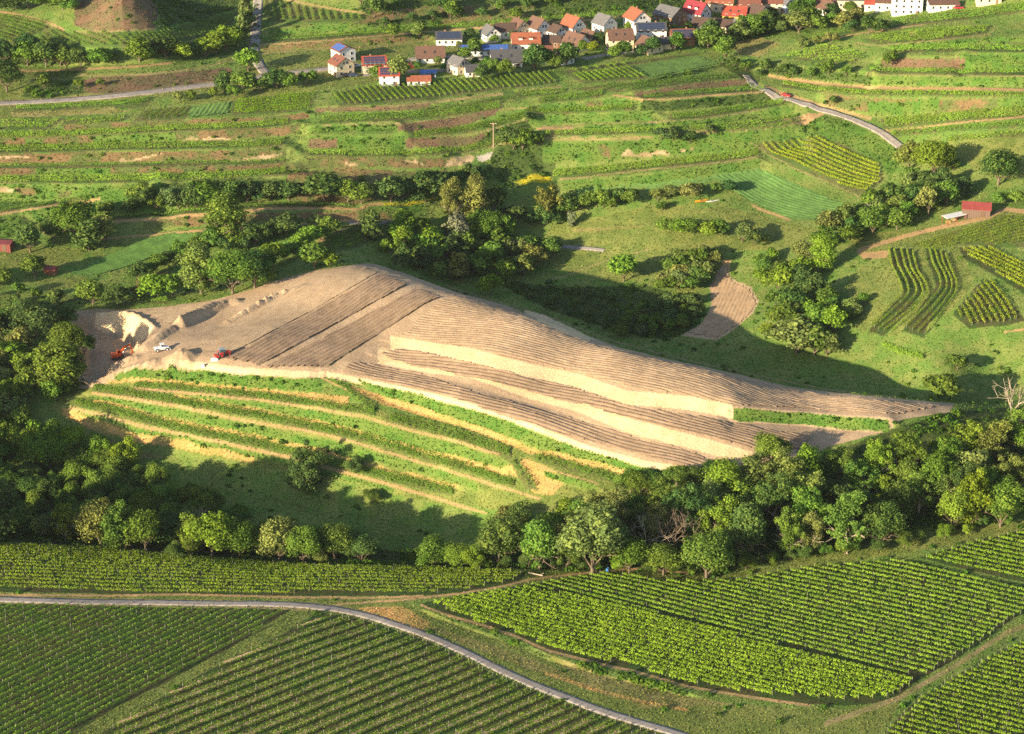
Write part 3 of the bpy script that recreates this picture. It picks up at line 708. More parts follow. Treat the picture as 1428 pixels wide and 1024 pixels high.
# ------------------------------------------------------------------ vine rows
ROWS = []        # dict(line (n,2), col, h, w, label key, near size)
SOIL = []; SGN = 1.
def resample(W, st=1.0):
    d = np.concatenate([[0], np.cumsum(np.hypot(*np.diff(W, axis=0).T))]); n = max(2, int(d[-1]/st)+1); s = np.linspace(0, d[-1], n)
    return np.stack([np.interp(s, d, W[:, 0]), np.interp(s, d, W[:, 1])], 1)
def field(pts, dirpix, sp, col, h=1.8, wd=.5, dens=10, size=.42, key=None, gaps=.0, leg=.45):
    W = cast(densify(pts+[pts[0]], 25)[:-1])[:, :2]; a, b = cast(dirpix)[:, :2]; d = (b-a)/np.hypot(*(b-a)); nn = np.array([-d[1], d[0]])
    t = W@nn
    for k in range(int((t.max()-t.min())/sp)):
        tt = t.min()+sp*(k+.5)+(0 if key != 'B' else (.32 if k % 2 else -.32)); s = np.arange((W@d).min(), (W@d).max(), 1.0); Pn = np.outer(s, d)+nn*tt
        ins = inside(Pn[:, 0], Pn[:, 1], W); runs = np.flatnonzero(np.diff(np.concatenate([[0], ins.astype(int), [0]])))
        for i0, i1 in zip(runs[::2], runs[1::2]):
            if key == 'B' and k % 2 and i1-i0 > 8: SOIL.append(Pn[i0+2:i1-2]+nn*(sp*.5+.32)*SGN)
            if i1-i0 > 4: ROWS.append(dict(l=Pn[i0:i1], col=col, h=h, w=wd, dens=dens, size=size, key=key, gaps=gaps, leg=leg))
def follow(pts, th, n, col, h=1.7, wd=.5, dens=9, size=.42, key=None, gaps=0., leg=.45):
    if not isinstance(th, list): th = [th]*len(pts)
    s = dict(p=pts, th=th); q, t = th_at(s)
    for k in range(n):
        o = (-.5+(k+.5)/n) if n > 1 else 0
        W = cast([(a, b+o*x) for (a, b), x in zip(q, t)])[:, :2]
        Wr = resample(W); kk = np.ones(7)/7
        if len(Wr) > 8: Wr = np.stack([np.convolve(np.pad(Wr[:, i], 3, 'edge'), kk, 'valid') for i in (0, 1)], 1)
        ROWS.append(dict(l=Wr, col=col, h=h, w=wd, dens=dens, size=size, key=key, gaps=gaps, leg=leg))
g1, g2, g3, g4 = (.165,.300,.040), (.210,.345,.042), (.130,.245,.038), (.200,.300,.02)
# foreground
field([(-25,844),(60,845),(200,849),(404,852),(326,900),(236,950),(160,987),(86,1032),(60,1050),(-25,1050)], [(100,1000),(300,897)], 2.5, (.235,.400,.050), 1.2, .36, 17, .30, 'A', .02, .4)
field([(447,860),(500,867),(540,879),(590,896),(640,918),(690,944),(745,968),(800,988),(850,1006),(900,1021),(940,1040),(950,1050),(95,1050),(132,1032),(202,990),(292,938),(352,909),(405,884)], [(400,985),(660,883)], 2.1, (.225,.355,.048), 1.0, .44, 18, .30, 'B', .05, .35)
field([(-25,760),(0,761),(130,766),(300,781),(440,791),(560,793),(700,797),(730,801),(722,810),(650,824),(590,829),(400,829),(200,827),(-25,822)], [(0,795),(500,806)], 2.3, (.200,.300,.028), 1.35, .42, 13, .33, 'C', .08, .5)
D1 = [(735,818),(816,804),(850,801),(940,813),(1022,811),(1090,799),(1145,790),(1196,787),(1247,783),(1278,783),(1350,804),(1428,821),(1450,830),(1450,850),(1428,857),(1411,863),(1377,891),(1330,921),(1290,944),(1240,940),(1140,915),(1040,890),(960,868),(860,845)]
field(D1, [(800,812),(1250,925)], 2.5, (.200,.345,.038), 1.4, .33, 18, .30, 'D', .03, .6)
D2 = [(600,843),(648,832),(735,820),(860,847),(960,870),(1040,892),(1140,917),(1240,942),(1290,946),(1270,956),(1244,974),(1180,978),(1050,969),(960,955),(883,932),(766,905),(715,883),(661,868)]
field(D2, [(800,865),(1200,962)], 2.1, (.235,.375,.034), 1.6, .55, 18, .36, 'D2', .04, .6)
field([(1286,780),(1350,760),(1440,739),(1450,738),(1450,812),(1428,810),(1350,793)], [(1290,780),(1428,808)], 2.4, (.185,.320,.028), 1.4, .35, 16, .32, 'E', .03, .6)
field([(1450,888),(1428,897),(1398,909),(1316,955),(1282,976),(1240,1017),(1210,1050),(1450,1050)], [(1290,975),(1428,1010)], 2.4, (.190,.310,.028), 1.4, .35, 16, .32, 'F', .03, .6)
# named mid fields
field([(1056,201),(1150,192),(1227,227),(1229,252),(1205,272),(1109,232)], [(1060,202),(1200,262)], 2.3, (.290,.370,.025), 1.5, .42, 16, .36, 'Y', .0)
WA = [([(1246,349),(1252,372),(1264,395),(1268,412),(1248,432),(1217,460)], 'W'), ([(1256,349),(1262,375),(1276,398),(1279,412),(1256,437),(1222,464)], 'W'),
      ([(1264,350),(1270,376),(1284,398),(1288,412),(1266,438),(1230,465)], 'W'), ([(1272,352),(1279,380),(1292,400),(1294,412),(1276,436),(1240,467)], 'W'),
      ([(1296,350),(1300,368),(1311,390),(1312,404),(1296,424),(1262,460)], 'W2'), ([(1303,350),(1309,370),(1320,392),(1320,406),(1304,428),(1270,465)], 'W2'),
      ([(1311,352),(1316,372),(1327,392),(1327,408),(1310,432),(1278,468)], 'W2'), ([(1318,355),(1324,374),(1334,396),(1333,410),(1316,434),(1288,470)], 'W2'), ([(1239,347),(1243,372),(1256,398),(1258,412),(1240,430),(1213,458)], 'W')]
for pp, k in WA: follow(pp, 0, 1, (.30,.42,.04), 1.5, .28, 18, .30, k, 0)
field([(1342,348),(1378,347),(1450,378),(1450,408),(1428,406),(1385,380),(1350,362)], [(1350,352),(1450,402)], 2.3, (.26,.34,.022), 1.8, .45, 10, .42, 'Z', 0)
field([(1374,391),(1386,395),(1428,446),(1400,453),(1352,456),(1332,438)], [(1376,395),(1414,452)], 2.2, (.26,.34,.025), 1.8, .45, 10, .42, 'Z2', 0)
field([(1264,344),(1330,323),(1400,302),(1440,306),(1440,340),(1390,343),(1350,341),(1300,352)], [(1280,344),(1400,308)], 2.2, (.215,.290,.035), 1.5, .45, 15, .36, 'X', .04)
field([(464,131),(520,120),(600,114),(680,108),(762,102),(781,117),(700,125),(600,137),(540,142),(474,148)], [(600,115),(622,137)], 2.6, (.170,.290,.030), 1.45, .40, 16, .34, 'M1', 0)
field([(772,101),(973,74),(974,77),(794,103)], [(800,98),(812,103)], 2.5, (.170,.290,.030), 1.5, .42, 15, .34, 'M2', 0)
field([(794,104),(883,93),(902,109),(813,116)], [(830,101),(850,114)], 2.5, (.170,.290,.030), 1.5, .42, 15, .34, 'M3', 0)
field([(362,0),(380,2),(480,20),(510,23),(508,29),(440,30),(372,29)], [(400,4),(406,30)], 3.4, (.190,.300,.040), 1.6, .45, 16, .38, 'U', 0)
field([(187,169),(206,155),(264,151),(256,166)], [(188,169),(206,155)], 3.0, (.200,.300,.040), 1.6, .45, 18, .36, 'K', 0)
field([(436,346),(492,311),(550,311),(498,345),(470,351)], [(440,349),(500,312)], 2.6, (.110,.200,.018), 1.8, .6, 9, .5, 'Q', 0)
field([(30,108),(32,102),(60,101),(108,99),(100,107),(60,111)], [(60,111),(66,101)], 2.6, (.120,.190,.02), 1.8, .5, 8, .5, 'J', 0)
# the hill's own terraces
HR = (.135,.235,.034)
follow([(186,538),(249,540),(300,546),(360,552),(424,561),(487,571),(525,576)], [5,8,8,8,9,9,6], 3, HR, 1.3, .5, 10, .36, 'T1', .1, .2)
follow([(540,583),(590,594),(640,608),(665,616),(714,633)], [8,16,15,13,10], 4, HR, 1.3, .5, 10, .36, 'T1', .1, .2)
follow([(129,541),(186,550),(249,561),(360,579),(424,593),(487,606),(550,623),(640,650),(687,666),(720,676)], [5,9,10,10,10,10,11,12,10,8], 4, HR, 1.3, .5, 10, .36, 'T2', .1, .2)
follow([(102,561),(144,569),(207,586),(270,601),(360,618),(399,629),(440,640),(491,653),(550,667),(634,686)], [5,9,12,12,12,9,9,9,12,11], 4, HR, 1.3, .5, 10, .36, 'T3', .1, .2)
follow([(745,637),(799,651),(884,675)], 11, 3, HR, 1.4, .5, 10, .36, 'T4', .1, .2)
follow([(470,531),(525,573)], [6,6], 1, HR, 1.5, .5, 10, .36, 'T5', 0, .2); follow([(460,529),(517,573)], [6,6], 1, HR, 1.5, .5, 10, .36, 'T5', 0, .2)
follow([(712,642),(740,683)], 4, 1, HR, 1.5, .5, 10, .36, 'T6', 0, .2); follow([(720,641),(749,683)], 4, 1, HR, 1.5, .5, 10, .36, 'T6', 0, .2)
# far fields, taken from the cover itself
for s in L:
    if s['t'] == 's' and s['k'] == 'V':
        v0 = s['p'][0][1]
        if v0 > 500 and s['p'][0][0] < 1000: continue
        q, th = th_at(s); mu = float(np.mean(th)); n = s['vines'] or max(1, int(mu/2.9))
        c = g1 if R.rand() < .5 else g2
        follow(s['p'], [x*.85 for x in (s['th'] if isinstance(s['th'], list) else [s['th']]*len(s['p']))], n, tuple(np.array(c)*(.85+.3*R.rand())), 1.5, .5, 10, .42, None, .03)
FAR = [([-40,17,20,22,62,34,70,40,50,47,25,61,-40,51],(-20,30,60,50),g1,.7),([30,63,64,44,78,40,95,46,215,47,250,39,300,23,340,12,330,22,322,32,310,45,240,61,170,67,110,65,60,65],(150,48,175,66),g1,.75),
 ([163,147,205,137,212,134,204,148],(165,147,182,138),g2,1.),([325,142,442,129,431,155,325,159],(325,150,440,142),(.15,.27,.015),1.),([0,164,90,165,66,180,0,180],(0,172,80,172),g2,1.),([94,167,178,161,168,172,88,175],(92,172,178,166),g2,1.),
 ([575,151,640,147,700,135,765,127,740,134,660,149,600,159],(600,155,720,134),g3,.9),([795,124,906,114,1018,103,1032,108,880,127],(800,126,1020,105),g3,.9),([705,128,775,125,787,130,735,137],(705,132,780,127),g2,1.),
 ([1089,79,1150,63,1213,78,1185,88,1140,86],(1090,79,1190,72),g2,1.),([1202,55,1280,43,1383,37,1374,46,1300,57,1232,62],(1205,57,1380,41),g2,.9)]
for pl, dr, c, b in FAR:
    field(list(zip(pl[::2], pl[1::2])), [dr[:2], dr[2:]], 2.7, tuple(np.array(c)*b), 1.6, .5, 10, .42, None, .02)

def row_geo(r, rs):
    l = r['l']; d = np.diff(l, axis=0); ln = np.hypot(*d.T).sum(); n = max(6, int(ln*r['dens']*1.75)); u = rs.rand(n)*(len(l)-1); i = np.minimum(u.astype(int), len(l)-2); f = (u-i)[:, None]
    p = l[i]*(1-f)+l[i+1]*f; t = d[i]/(np.hypot(*d[i].T)[:, None]+1e-9); nn = np.stack([-t[:, 1], t[:, 0]], 1)
    if r['gaps']:
        g = np.sin(u*2.1+rs.rand()*9)+np.sin(u*.77+rs.rand()*9)+.6*np.sin(u*5.3); keep = g > -2.6+6*r['gaps']-1.2*0; keep = rs.rand(n) < np.where(g < -1.3+3*r['gaps'], .25, 1.); p, nn, u = p[keep], nn[keep], u[keep]; n = len(p)
    side = rs.randn(n)*.5; side = np.clip(side, -1, 1)
    hh = r['h']*(.93+.08*np.sin(u*3.1+rs.rand()*6)+.06*rs.randn(n)); zr = rs.rand(n)**.6
    z = r['leg']+(hh-r['leg'])*zr
    p = p+nn*(side*r['w'])[:, None]; C = np.stack([p[:, 0], p[:, 1], hgt(p[:, 0], p[:, 1])+z], 1)
    top = (zr > .80)[:, None]; sd = np.sign(side); C[:, :2] += np.where(top, 0, nn*(sd*r['w']*.25)[:, None])
    out = np.where(top, np.array([0, 0, 1.3]), np.stack([nn[:, 0]*sd*1.2, nn[:, 1]*sd*1.2, .25+0*side], 1))
    V, Fc = cards(C, r['size']*(.7+.6*rs.rand(n)), rs, outward=out, rw=.32)
    plant_shade = .5+.18*np.sin(np.floor(u/1.3)*12.9898+len(l))+.22*rs.randn(n)+.25*(zr-.5)  # tone per plant, plus painted shade darkening the leaves lower down
    return V, Fc, np.clip(plant_shade, 0, 1)
VLAB = {
 'A': ('straight vine row with bare stakes in the left field below the curving lane', 'vine rows left of the grass strip'),
 'B': ('vine row with tan soil beside it between the grass strip and the lane', 'vine rows below the curving lane'),
 'C': ('yellowish vine row in the long field between the lane and the wood', 'vine rows along the lane above the bend'),
 'D': ('tall vine row in the big field running down from the wood edge', 'vine rows of the big field under the wood'),
 'D2': ('lush overgrown vine row next to the straw verge of the big field', 'lush vine rows beside the verge'),
 'E': ('short vine row in the corner field beside the wood', 'vine rows of the corner field'),
 'F': ('vine row in the field beyond the grassy diagonal track', 'vine rows beyond the diagonal grass track'),
 'Y': ('yellow-green vine row in the steep plot below the asphalt lane', 'yellow-green vine rows'),
 'W': ('bending vine row on the outer winding terrace', 'rows of the outer winding terrace'),
 'W2': ('bending vine row on the inner winding terrace', 'rows of the inner winding terrace'),
 'Z': ('straight vine row above the triangular plot', 'rows above the triangular plot'),
 'Z2': ('vine row in the triangular plot beside the winding terraces', 'rows of the triangular plot'),
 'M1': ('short vine row in the long vineyard directly below the village', 'rows of the vineyard below the village'),
 'K': ('vine row with a dark shadow in the small plot below the country road', 'rows of the small shaded plot'),
}
stv, stf, stc, nv = [], [], [], 0
used = 0
order = sorted(range(len(ROWS)), key=lambda i: 0 if ROWS[i]['key'] in ('A','B','D','D2','E','F') else 1 if ROWS[i]['key'] in ('C','Y','W','W2','Z','Z2') else 2 if ROWS[i]['key'] in ('M1','K') else 9)
pm = mesh('post', *boxes([(0, 0, 0)], .06, .06, 1.7), POST)
for oi in order:
    r = ROWS[oi]; rs = np.random.RandomState(1000+oi)
    V, Fc, tint = row_geo(r, rs)
    if r['key'] in VLAB and used < 298 and len(r['l']) > 5:
        used += 1; m0 = r['l'][0]; z0 = float(hgt(*m0)); lab, grp = VLAB[r['key']]
        root = link('vine_row', None, label=lab, cat='vine row', group=grp, loc=(m0[0], m0[1], z0))
        me = mesh('vine_foliage', V-np.array([m0[0], m0[1], z0]), Fc, LEAF, {'tint': (tint, 'FLOAT', 'FACE')})
        link('foliage', me, root, color=r['col'])
        for e in (r['l'][0], r['l'][-1]): link('end_post', pm, root, loc=(e[0]-m0[0], e[1]-m0[1], float(hgt(*e))-z0-.05))
        q = r['l'][2+rs.randint(6):-3:6]
        if len(q) and r['key'] not in ('Y', 'M1', 'K'):
            C = np.stack([q[:, 0], q[:, 1], hgt(q[:, 0], q[:, 1])-.05], 1)-np.array([m0[0], m0[1], z0]); C[:, :2] += rs.randn(len(C), 2)*.05
            s = link('stakes', mesh('stakes', *boxes(C, .055, .055, 1.65), POST), root); s['kind'] = 'stuff'
    else:
        stv.append(V); stf.append(Fc+nv); nv += len(V)
        b = (.55+.9*tint)[:, None]*np.array(r['col'])[None]; stc.append(b)
link('vine_rows', mesh('vine_rows', np.vstack(stv), np.vstack(stf), LEAFA, {'Col': (np.vstack(stc), 'FLOAT_COLOR', 'FACE')}), kind='stuff', label='green vine rows on the far terraces and slopes')
print('ROWS', len(ROWS), 'used', used, 'far faces', nv//4)

# bare strips between the row pairs of the field below the lane
sv, sf, sn = [], [], 0
for ln_ in SOIL:
    d_ = np.gradient(ln_, axis=0); d_ /= np.hypot(*d_.T)[:, None]; nn_ = np.stack([-d_[:, 1], d_[:, 0]], 1); w_ = .50+.14*R.randn(len(ln_), 1)
    for sgn in (-1, 1): q = ln_+nn_*w_*sgn; sv.append(np.stack([q[:, 0], q[:, 1], hgt(q[:, 0], q[:, 1])+.11], 1))
    n_ = len(ln_); i_ = np.arange(n_-1); sf.append(np.stack([sn+i_, sn+i_+1, sn+n_+i_+1, sn+n_+i_], 1)); sn += 2*n_
link('bare_soil', mesh('bare_soil', np.vstack(sv), np.vstack(sf)[:, ::-1], ground_mat('bare_soil', (.60,.39,.25), (.46,.31,.18), .3, 2.)), kind='structure')

# ------------------------------------------------------------------ grass and scrub: one sheet each of small clumps
def meadow():
    dn = np.array([KIND[k][2] for k in KN])
    rs = np.random.RandomState(3); n = 620000
    # even in angle so that far ground is not over-covered
    th = rs.uniform(math.atan(300/392.), math.atan(300/1150.), n); y = 300/np.tan(th); x = rs.uniform(-.30, .30, n)*y
    c = cover_at(x, y); keep = rs.rand(n) < dn[c]; x, y, c = x[keep], y[keep], c[keep]
    dist = np.hypot(y, 300); sz = dist/FPX*2.0*(.6+.8*rs.rand(len(x)))
    names = np.array(KN)[c]; tall = np.isin(names, ['BG', 'BD']); sz = np.where(tall, sz*1.25, sz)
    z = hgt(x, y)+sz*.22+np.where(tall, .3*rs.rand(len(x)), 0)
    V, Fc = cards(np.stack([x, y, z], 1), sz, rs, up=.6)
    f = np.clip(.5+.5*rnoise(x, y, .11, 31)+.25*rs.randn(len(x)), 0, 1)[:, None]
    col = (CA[c]*(1-f)+CB[c]*f)*(.55+.9*rs.rand(len(x), 1))
    link('meadow_grass', mesh('meadow_grass', V, Fc, LEAFA, {'Col': (col, 'FLOAT_COLOR', 'FACE')}), kind='stuff', label='uneven grass on the banks and meadows')
meadow()
def scrub():
    rs = np.random.RandomState(4); Vs, Fs, Cs, nv = [], [], [], 0
    n = 80000; th = rs.uniform(math.atan(300/392.), math.atan(300/1150.), n); y = 300/np.tan(th); x = rs.uniform(-.30, .30, n)*y
    c = np.array(KN)[cover_at(x, y)]
    pr = {'BG': .20, 'BD': .80, 'BR': .16, 'BB': .22, 'F': .5, 'G': .05, 'M': .012}
    keep = rs.rand(n) < np.array([pr.get(k, 0) for k in c])*np.clip(.6+.9*rnoise(x, y, .12, 41), 0, 1.6); x, y, c = x[keep], y[keep], c[keep]
    for xx, yy, k in zip(x, y, c):
        r = (.5+rs.rand()*.9)*(1.5 if k in ('BD', 'F') else .95); m = int(14+14*r)
        d = rs.randn(m, 3); d /= np.linalg.norm(d, axis=1)[:, None]; d[:, 2] = np.abs(d[:, 2])
        C = d*np.array([r, r, r*.9])*(.7+.3*rs.rand(m, 1))+np.array([xx, yy, float(hgt(xx, yy))-.1])
        V, Fc = cards(C, .75*(.7+.6*rs.rand(m)), rs, outward=d)
        base = np.array([(.070,.160,.020), (.055,.120,.020), (.110,.190,.024)][rs.randint(3)])
        Vs.append(V); Fs.append(Fc+nv); nv += len(V); Cs.append(base*(.6+.8*rs.rand(m, 1)))
    link('undergrowth', mesh('undergrowth', np.vstack(Vs), np.vstack(Fs), LEAFA, {'Col': (np.vstack(Cs), 'FLOAT_COLOR', 'FACE')}), kind='stuff', label='low dark green scrub on banks and wood floor')
    print('scrub', len(x))
scrub()
# ------------------------------------------------------------------ trees
def tube(p0, p1, r0, r1, n=6):
    p0, p1 = np.array(p0, float), np.array(p1, float); d = p1-p0; d /= np.linalg.norm(d)+1e-9
    a = np.cross(d, (0.3, .9, .2)); a /= np.linalg.norm(a)+1e-9; b = np.cross(d, a); t = np.arange(n)/n*2*math.pi
    c = np.cos(t)[:, None]*a+np.sin(t)[:, None]*b
    V = np.vstack([p0+c*r0, p1+c*r1]); i = np.arange(n); F = np.stack([i, (i+1) % n, n+(i+1) % n, n+i], 1); return V, F
def join(parts):
    Vs, Fs, k = [], [], 0
    for V, F in parts: Vs.append(V); Fs.append(F+k); k += len(V)
    return np.vstack(Vs), np.vstack(Fs)
def branch(parts, p, d, ln, r, lev, rs, tips):
    q = p+d*ln; parts.append(tube(p, q, r, r*.62)); tips.append(q)
    if lev == 0: return
    for k in range(2+(rs.rand() < .6)):
        e = d+rs.randn(3)*.48; e[2] += .12; e /= np.linalg.norm(e); branch(parts, q, e, ln*(.62+.25*rs.rand()), r*.6, lev-1, rs, tips)
def proto(kind, seed, near):
    """unit trees: height 1, crown width about 1 in x and y (scaled per tree)"""
    rs = np.random.RandomState(seed); H = 12.0
    spec = dict(  # crown radius, crown base, lobes, lobe size, cards, card size
        broad=(4.6, .03, 44, .38, 1., 1.0), tall=(3.4, .02, 46, .42, 1., 1.0), sparse=(4.4, .12, 50, .27, .75, .85),
        bush=(6.5, -.02, 24, .34, .9, 1.15), fruit=(5.2, .2, 14, .42, .8, 1.1), droop=(4.8, .06, 34, .30, 1.1, .85))[kind]
    Rr, base, nl, ls, dn, cs = spec; parts = []; tips = []
    parts.append(tube((0, 0, -.6), (rs.randn()*.2, rs.randn()*.2, H*(base+.18)), .30, .22, 8))
    for k in range(6 if kind != 'bush' else 4):
        a = k*1.05+rs.rand(); z0 = H*(max(base, .05)+.10*rs.rand()); d = np.array([math.cos(a)*.7, math.sin(a)*.7, .9+.4*rs.rand()]); d /= np.linalg.norm(d)
        branch(parts, np.array([0, 0, z0]), d, H*.2, .13, 2 if near else 1, rs, tips)
    V, F = join(parts)
    trunk = mesh(kind+'_trunk', V/np.array([2*Rr, 2*Rr, H]), F, BARKP if kind == 'sparse' else BARK)
    zc, rz = H*(1+base)/2, H*(1-base)/2
    Cs, Os, Ss, Ts = [], [], [], []
    n_tot = int((8500 if near else 2200)*dn)
    for k in range(nl):
        u = rs.randn(3); u /= np.linalg.norm(u); 
        if kind in ('broad', 'fruit', 'bush'): u[2] = abs(u[2])*.9-.25
        q = (.30+.62*rs.rand()); prof = 1.0
        c = np.array([u[0]*Rr*q, u[1]*Rr*q, zc+u[2]*rz*(q+.12)])
        if kind == 'tall': prof = 1.05-.45*abs((c[2]-zc)/rz)
        c[:2] *= prof; lr = Rr*ls*(.42+.85*rs.rand()**1.3)*(1.15-.35*q); m = max(8, int(n_tot/nl*(lr/(Rr*ls*.72))**1.8))
        d = rs.randn(m, 3); d[:, 2] += .25; d /= np.linalg.norm(d, axis=1)[:, None]
        rad = lr*(.55+.75*rs.rand(m, 1)**.9); sh = (np.array([1, 1, .85]) if kind != 'droop' else np.array([1, 1, 1.15]))*(.75+.5*rs.rand(3))
        Cs.append(c+d*rad*sh); Os.append(d+.35*(c-np.array([0, 0, zc]))/Rr); lob = rs.rand()
        Ts.append(np.clip(.5+.55*(lob-.5)+.22*rs.randn(m), 0, 1)); Ss.append(np.full(m, 1.))
    C = np.vstack(Cs); C[:, 2] = np.maximum(C[:, 2], .15); O = np.vstack(Os); n = len(C)
    size = (.42 if near else .85)*cs*(.6+.8*rs.rand(n))
    if kind in ('bush',): size = size*1.0
    V, F = cards(C, size, rs, outward=O)
    crown = mesh(kind+'_crown', V/np.array([2*Rr, 2*Rr, H]), F, LEAF, {'tint': (np.concatenate(Ts), 'FLOAT', 'FACE')})
    return crown, trunk, 2*Rr/H
PROTO = {}
for kind in ('broad', 'tall', 'sparse', 'bush', 'fruit', 'droop'):
    for near in (True, False):
        PROTO[kind, near] = [proto(kind, 50+i*7+len(kind)+(100 if near else 0), near) for i in range(6 if near else 4)]
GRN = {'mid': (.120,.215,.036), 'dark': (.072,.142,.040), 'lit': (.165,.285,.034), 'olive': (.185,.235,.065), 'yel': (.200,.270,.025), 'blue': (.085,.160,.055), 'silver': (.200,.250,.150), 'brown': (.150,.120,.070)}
NT = [0]
TREES = []
def tree(u, v, h, w=None, kind='broad', col='mid', label=None, group=None, name=None, xy=None):
    """a tree whose foot stands at picture point (u, v) on the terrain; h, w in metres"""
    if xy is None: x, y, z = cast([(u, v)])[0]
    else: x, y = xy; z = float(hgt(x, y))
    if y > 600: h *= 1.27; w = w*1.24 if w else None
    near = y < 640 or h > 15
    cr, tr, asp = rnd.choice(PROTO[kind, near]); w = w or h*asp
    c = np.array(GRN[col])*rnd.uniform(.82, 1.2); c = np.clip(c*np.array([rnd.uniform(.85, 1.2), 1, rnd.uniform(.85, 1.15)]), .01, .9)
    out = abs(x/y) > .31
    TREES.append(dict(nm='bush' if kind == 'bush' else 'tree', loc=(x, y, z-.1), rz=rnd.uniform(0, 6.28), sc=(w, w*rnd.uniform(.88, 1.12), h), cr=cr, tr=tr, c=c, label=label, group=group, key=w*h/(x*x+y*y+9e4)*(4 if group is None else 1)*(.001 if out else 1)))
def finish_trees():
    TREES.sort(key=lambda t: -t['key']); n = {}; Vs, Fs, Cs, k = [], [], [], 0; cache = {}
    for t in TREES:
        n[t['nm']] = n.get(t['nm'], 0)+1
        if n[t['nm']] <= 296:
            o = link(t['nm'], None, label=t['label'], cat=t['nm'], group=t['group'], loc=t['loc'], rz=t['rz']); o.scale = t['sc']
            link('crown', t['cr'], o, color=t['c']); link('trunk', t['tr'], o)
        else:
            me = t['cr']
            if me.name not in cache:
                V = np.empty(len(me.vertices)*3, np.float32); me.vertices.foreach_get('co', V); ti = np.empty(len(me.polygons), np.float32); me.attributes['tint'].data.foreach_get('value', ti); cache[me.name] = (V.reshape(-1, 3), ti)
            V, ti = cache[me.name]; V = V*np.array(t['sc']); a = t['rz']; V = np.stack([V[:, 0]*math.cos(a)-V[:, 1]*math.sin(a), V[:, 0]*math.sin(a)+V[:, 1]*math.cos(a), V[:, 2]], 1)+np.array(t['loc'])
            Vs.append(V); Fs.append(np.arange(len(V)).reshape(-1, 4)+k); k += len(V); Cs.append((.45+1.1*ti)[:, None]*t['c'][None])
    if Vs: link('far_woodland', mesh('far_woodland', np.vstack(Vs), np.vstack(Fs), LEAFA, {'Col': (np.vstack(Cs), 'FLOAT_COLOR', 'FACE')}), kind='stuff', label='small distant trees and bushes between the fields')
    print('TREES', n)
def line(pts, sp, h, kind, col, label, group, jit=1.5, w=None):
    W = resample(cast(densify(pts, 10))[:, :2], 1.0); k = 0.
    while k < len(W)-1:
        x, y = W[int(k)]; hh = h*rnd.uniform(.72, 1.25)
        tree(0, 0, hh, (w or hh*rnd.uniform(1.0, 1.4)), rnd.choice(kind) if isinstance(kind, (list, tuple)) else kind, rnd.choice(col) if isinstance(col, (list, tuple)) else col, label, group, xy=(x+rnd.uniform(-jit, jit), y+rnd.uniform(-jit, jit)))
        k += sp*rnd.uniform(.75, 1.3)
def grove(pts, sp, h, kind, col, label, group):
    W = cast(densify(pts+[pts[0]], 25)[:-1])[:, :2]; rs = np.random.RandomState(int(sum(a+b for a, b in pts)) % 9999); got = []
    x0, y0 = W.min(0); x1, y1 = W.max(0)
    for _ in range(6000):
        p = (rs.uniform(x0, x1), rs.uniform(y0, y1))
        if not inside(np.array([p[0]]), np.array([p[1]]), W)[0]: continue
        if any((p[0]-a)**2+(p[1]-b)**2 < sp*sp for a, b in got): continue
        got.append(p); hh = h*rnd.uniform(.72, 1.2)
        tree(0, 0, hh, hh*rnd.uniform(.68, .92) if hh > 9 else hh*rnd.uniform(.95, 1.3), rnd.choice(kind), rnd.choice(col), label, group, xy=p)
# --- wood along the foreground fields, singled-out trees first
T = tree
T(60,752,8.54,7.5,'broad','olive','small olive tree at the outer end of the tree row above the long vineyard')
T(92,756,12.2,8.75,'sparse','yel','yellowish ivy-clad tree in the row above the long vineyard')
T(140,764,18.3,13.75,'broad','olive','broad olive-green tree in the row above the long vineyard')
T(168,768,17.08,11.25,'tall','mid','upright mid-green tree between olive tree and dark gap in the row above the long vineyard')
T(203,770,15.86,11.25,'broad','mid','round mid-green tree before the gap in the row above the long vineyard')
T(268,772,13.42,8.75,'tall','mid','narrow green tree just after the gap in the row above the long vineyard')
T(296,776,17.08,15,'broad','lit','bright green broad tree leaning over the long vineyard')
T(335,779,13.42,12.5,'broad','mid','round tree right beside the bright green broad tree')
T(390,783,15.86,13.75,'broad','olive','wide olive tree near the middle of the row above the long vineyard')
T(424,786,13.42,11.25,'broad','mid','low round tree against the wide olive tree')
T(468,785,14.64,11.25,'broad','mid','last tall tree of the row above the long vineyard')
T(505,786,9.76,10,'broad','dark','dark low tree closing the row above the long vineyard')
T(245,780,6.1,6.25,'bush','dark','dark bush in the gap of the tree row'); T(448,787,4.88,5,'bush','olive','small pale bush under the last tall tree of the row')
T(605,790,10,11,'broad','mid','low spreading tree where the large wood begins')
T(640,792,9,8,'broad','lit','light green tree beside the low spreading tree')
T(663,793,8,8,'bush','lit','light bush before the large wood')
T(696,790,18,14,'broad','dark','dark tall tree at the start of the large wood')
T(752,795,17,12,'tall','mid','upright green tree right of the dark tall tree')
T(826,800,24,21,'broad','olive','large olive-green tree with open crown at the start of the large wood')
T(790,796,12,9,'bush','mid','green bush left under the large olive-green tree')
T(878,800,13,11,'broad','mid','green tree right of the large olive-green tree')
T(925,802,10,12,'broad','mid','green tree under the dead pale stems')
T(985,806,17,15,'broad','mid','rounded green tree bulging over the upper field')
T(1040,780,19,12,'tall','dark','dark upright tree beyond the rounded green tree')
T(1100,776,15,10,'sparse','mid','thin-crowned tree with pale trunk by the wood edge')
T(1128,774,14,9,'sparse','olive','olive thin-crowned tree at the wood edge')
T(1181,772,19,13,'sparse','mid','thin tree on a bare straight trunk in front of the wood')
T(1228,765,17,12,'broad','dark','dark tree behind the bare straight trunk')
T(1355,735,20,10,'tall','yel','yellow-green tree glowing above the corner field')
T(1330,740,16,10,'broad','lit','light green tree beside the yellow-green tree')
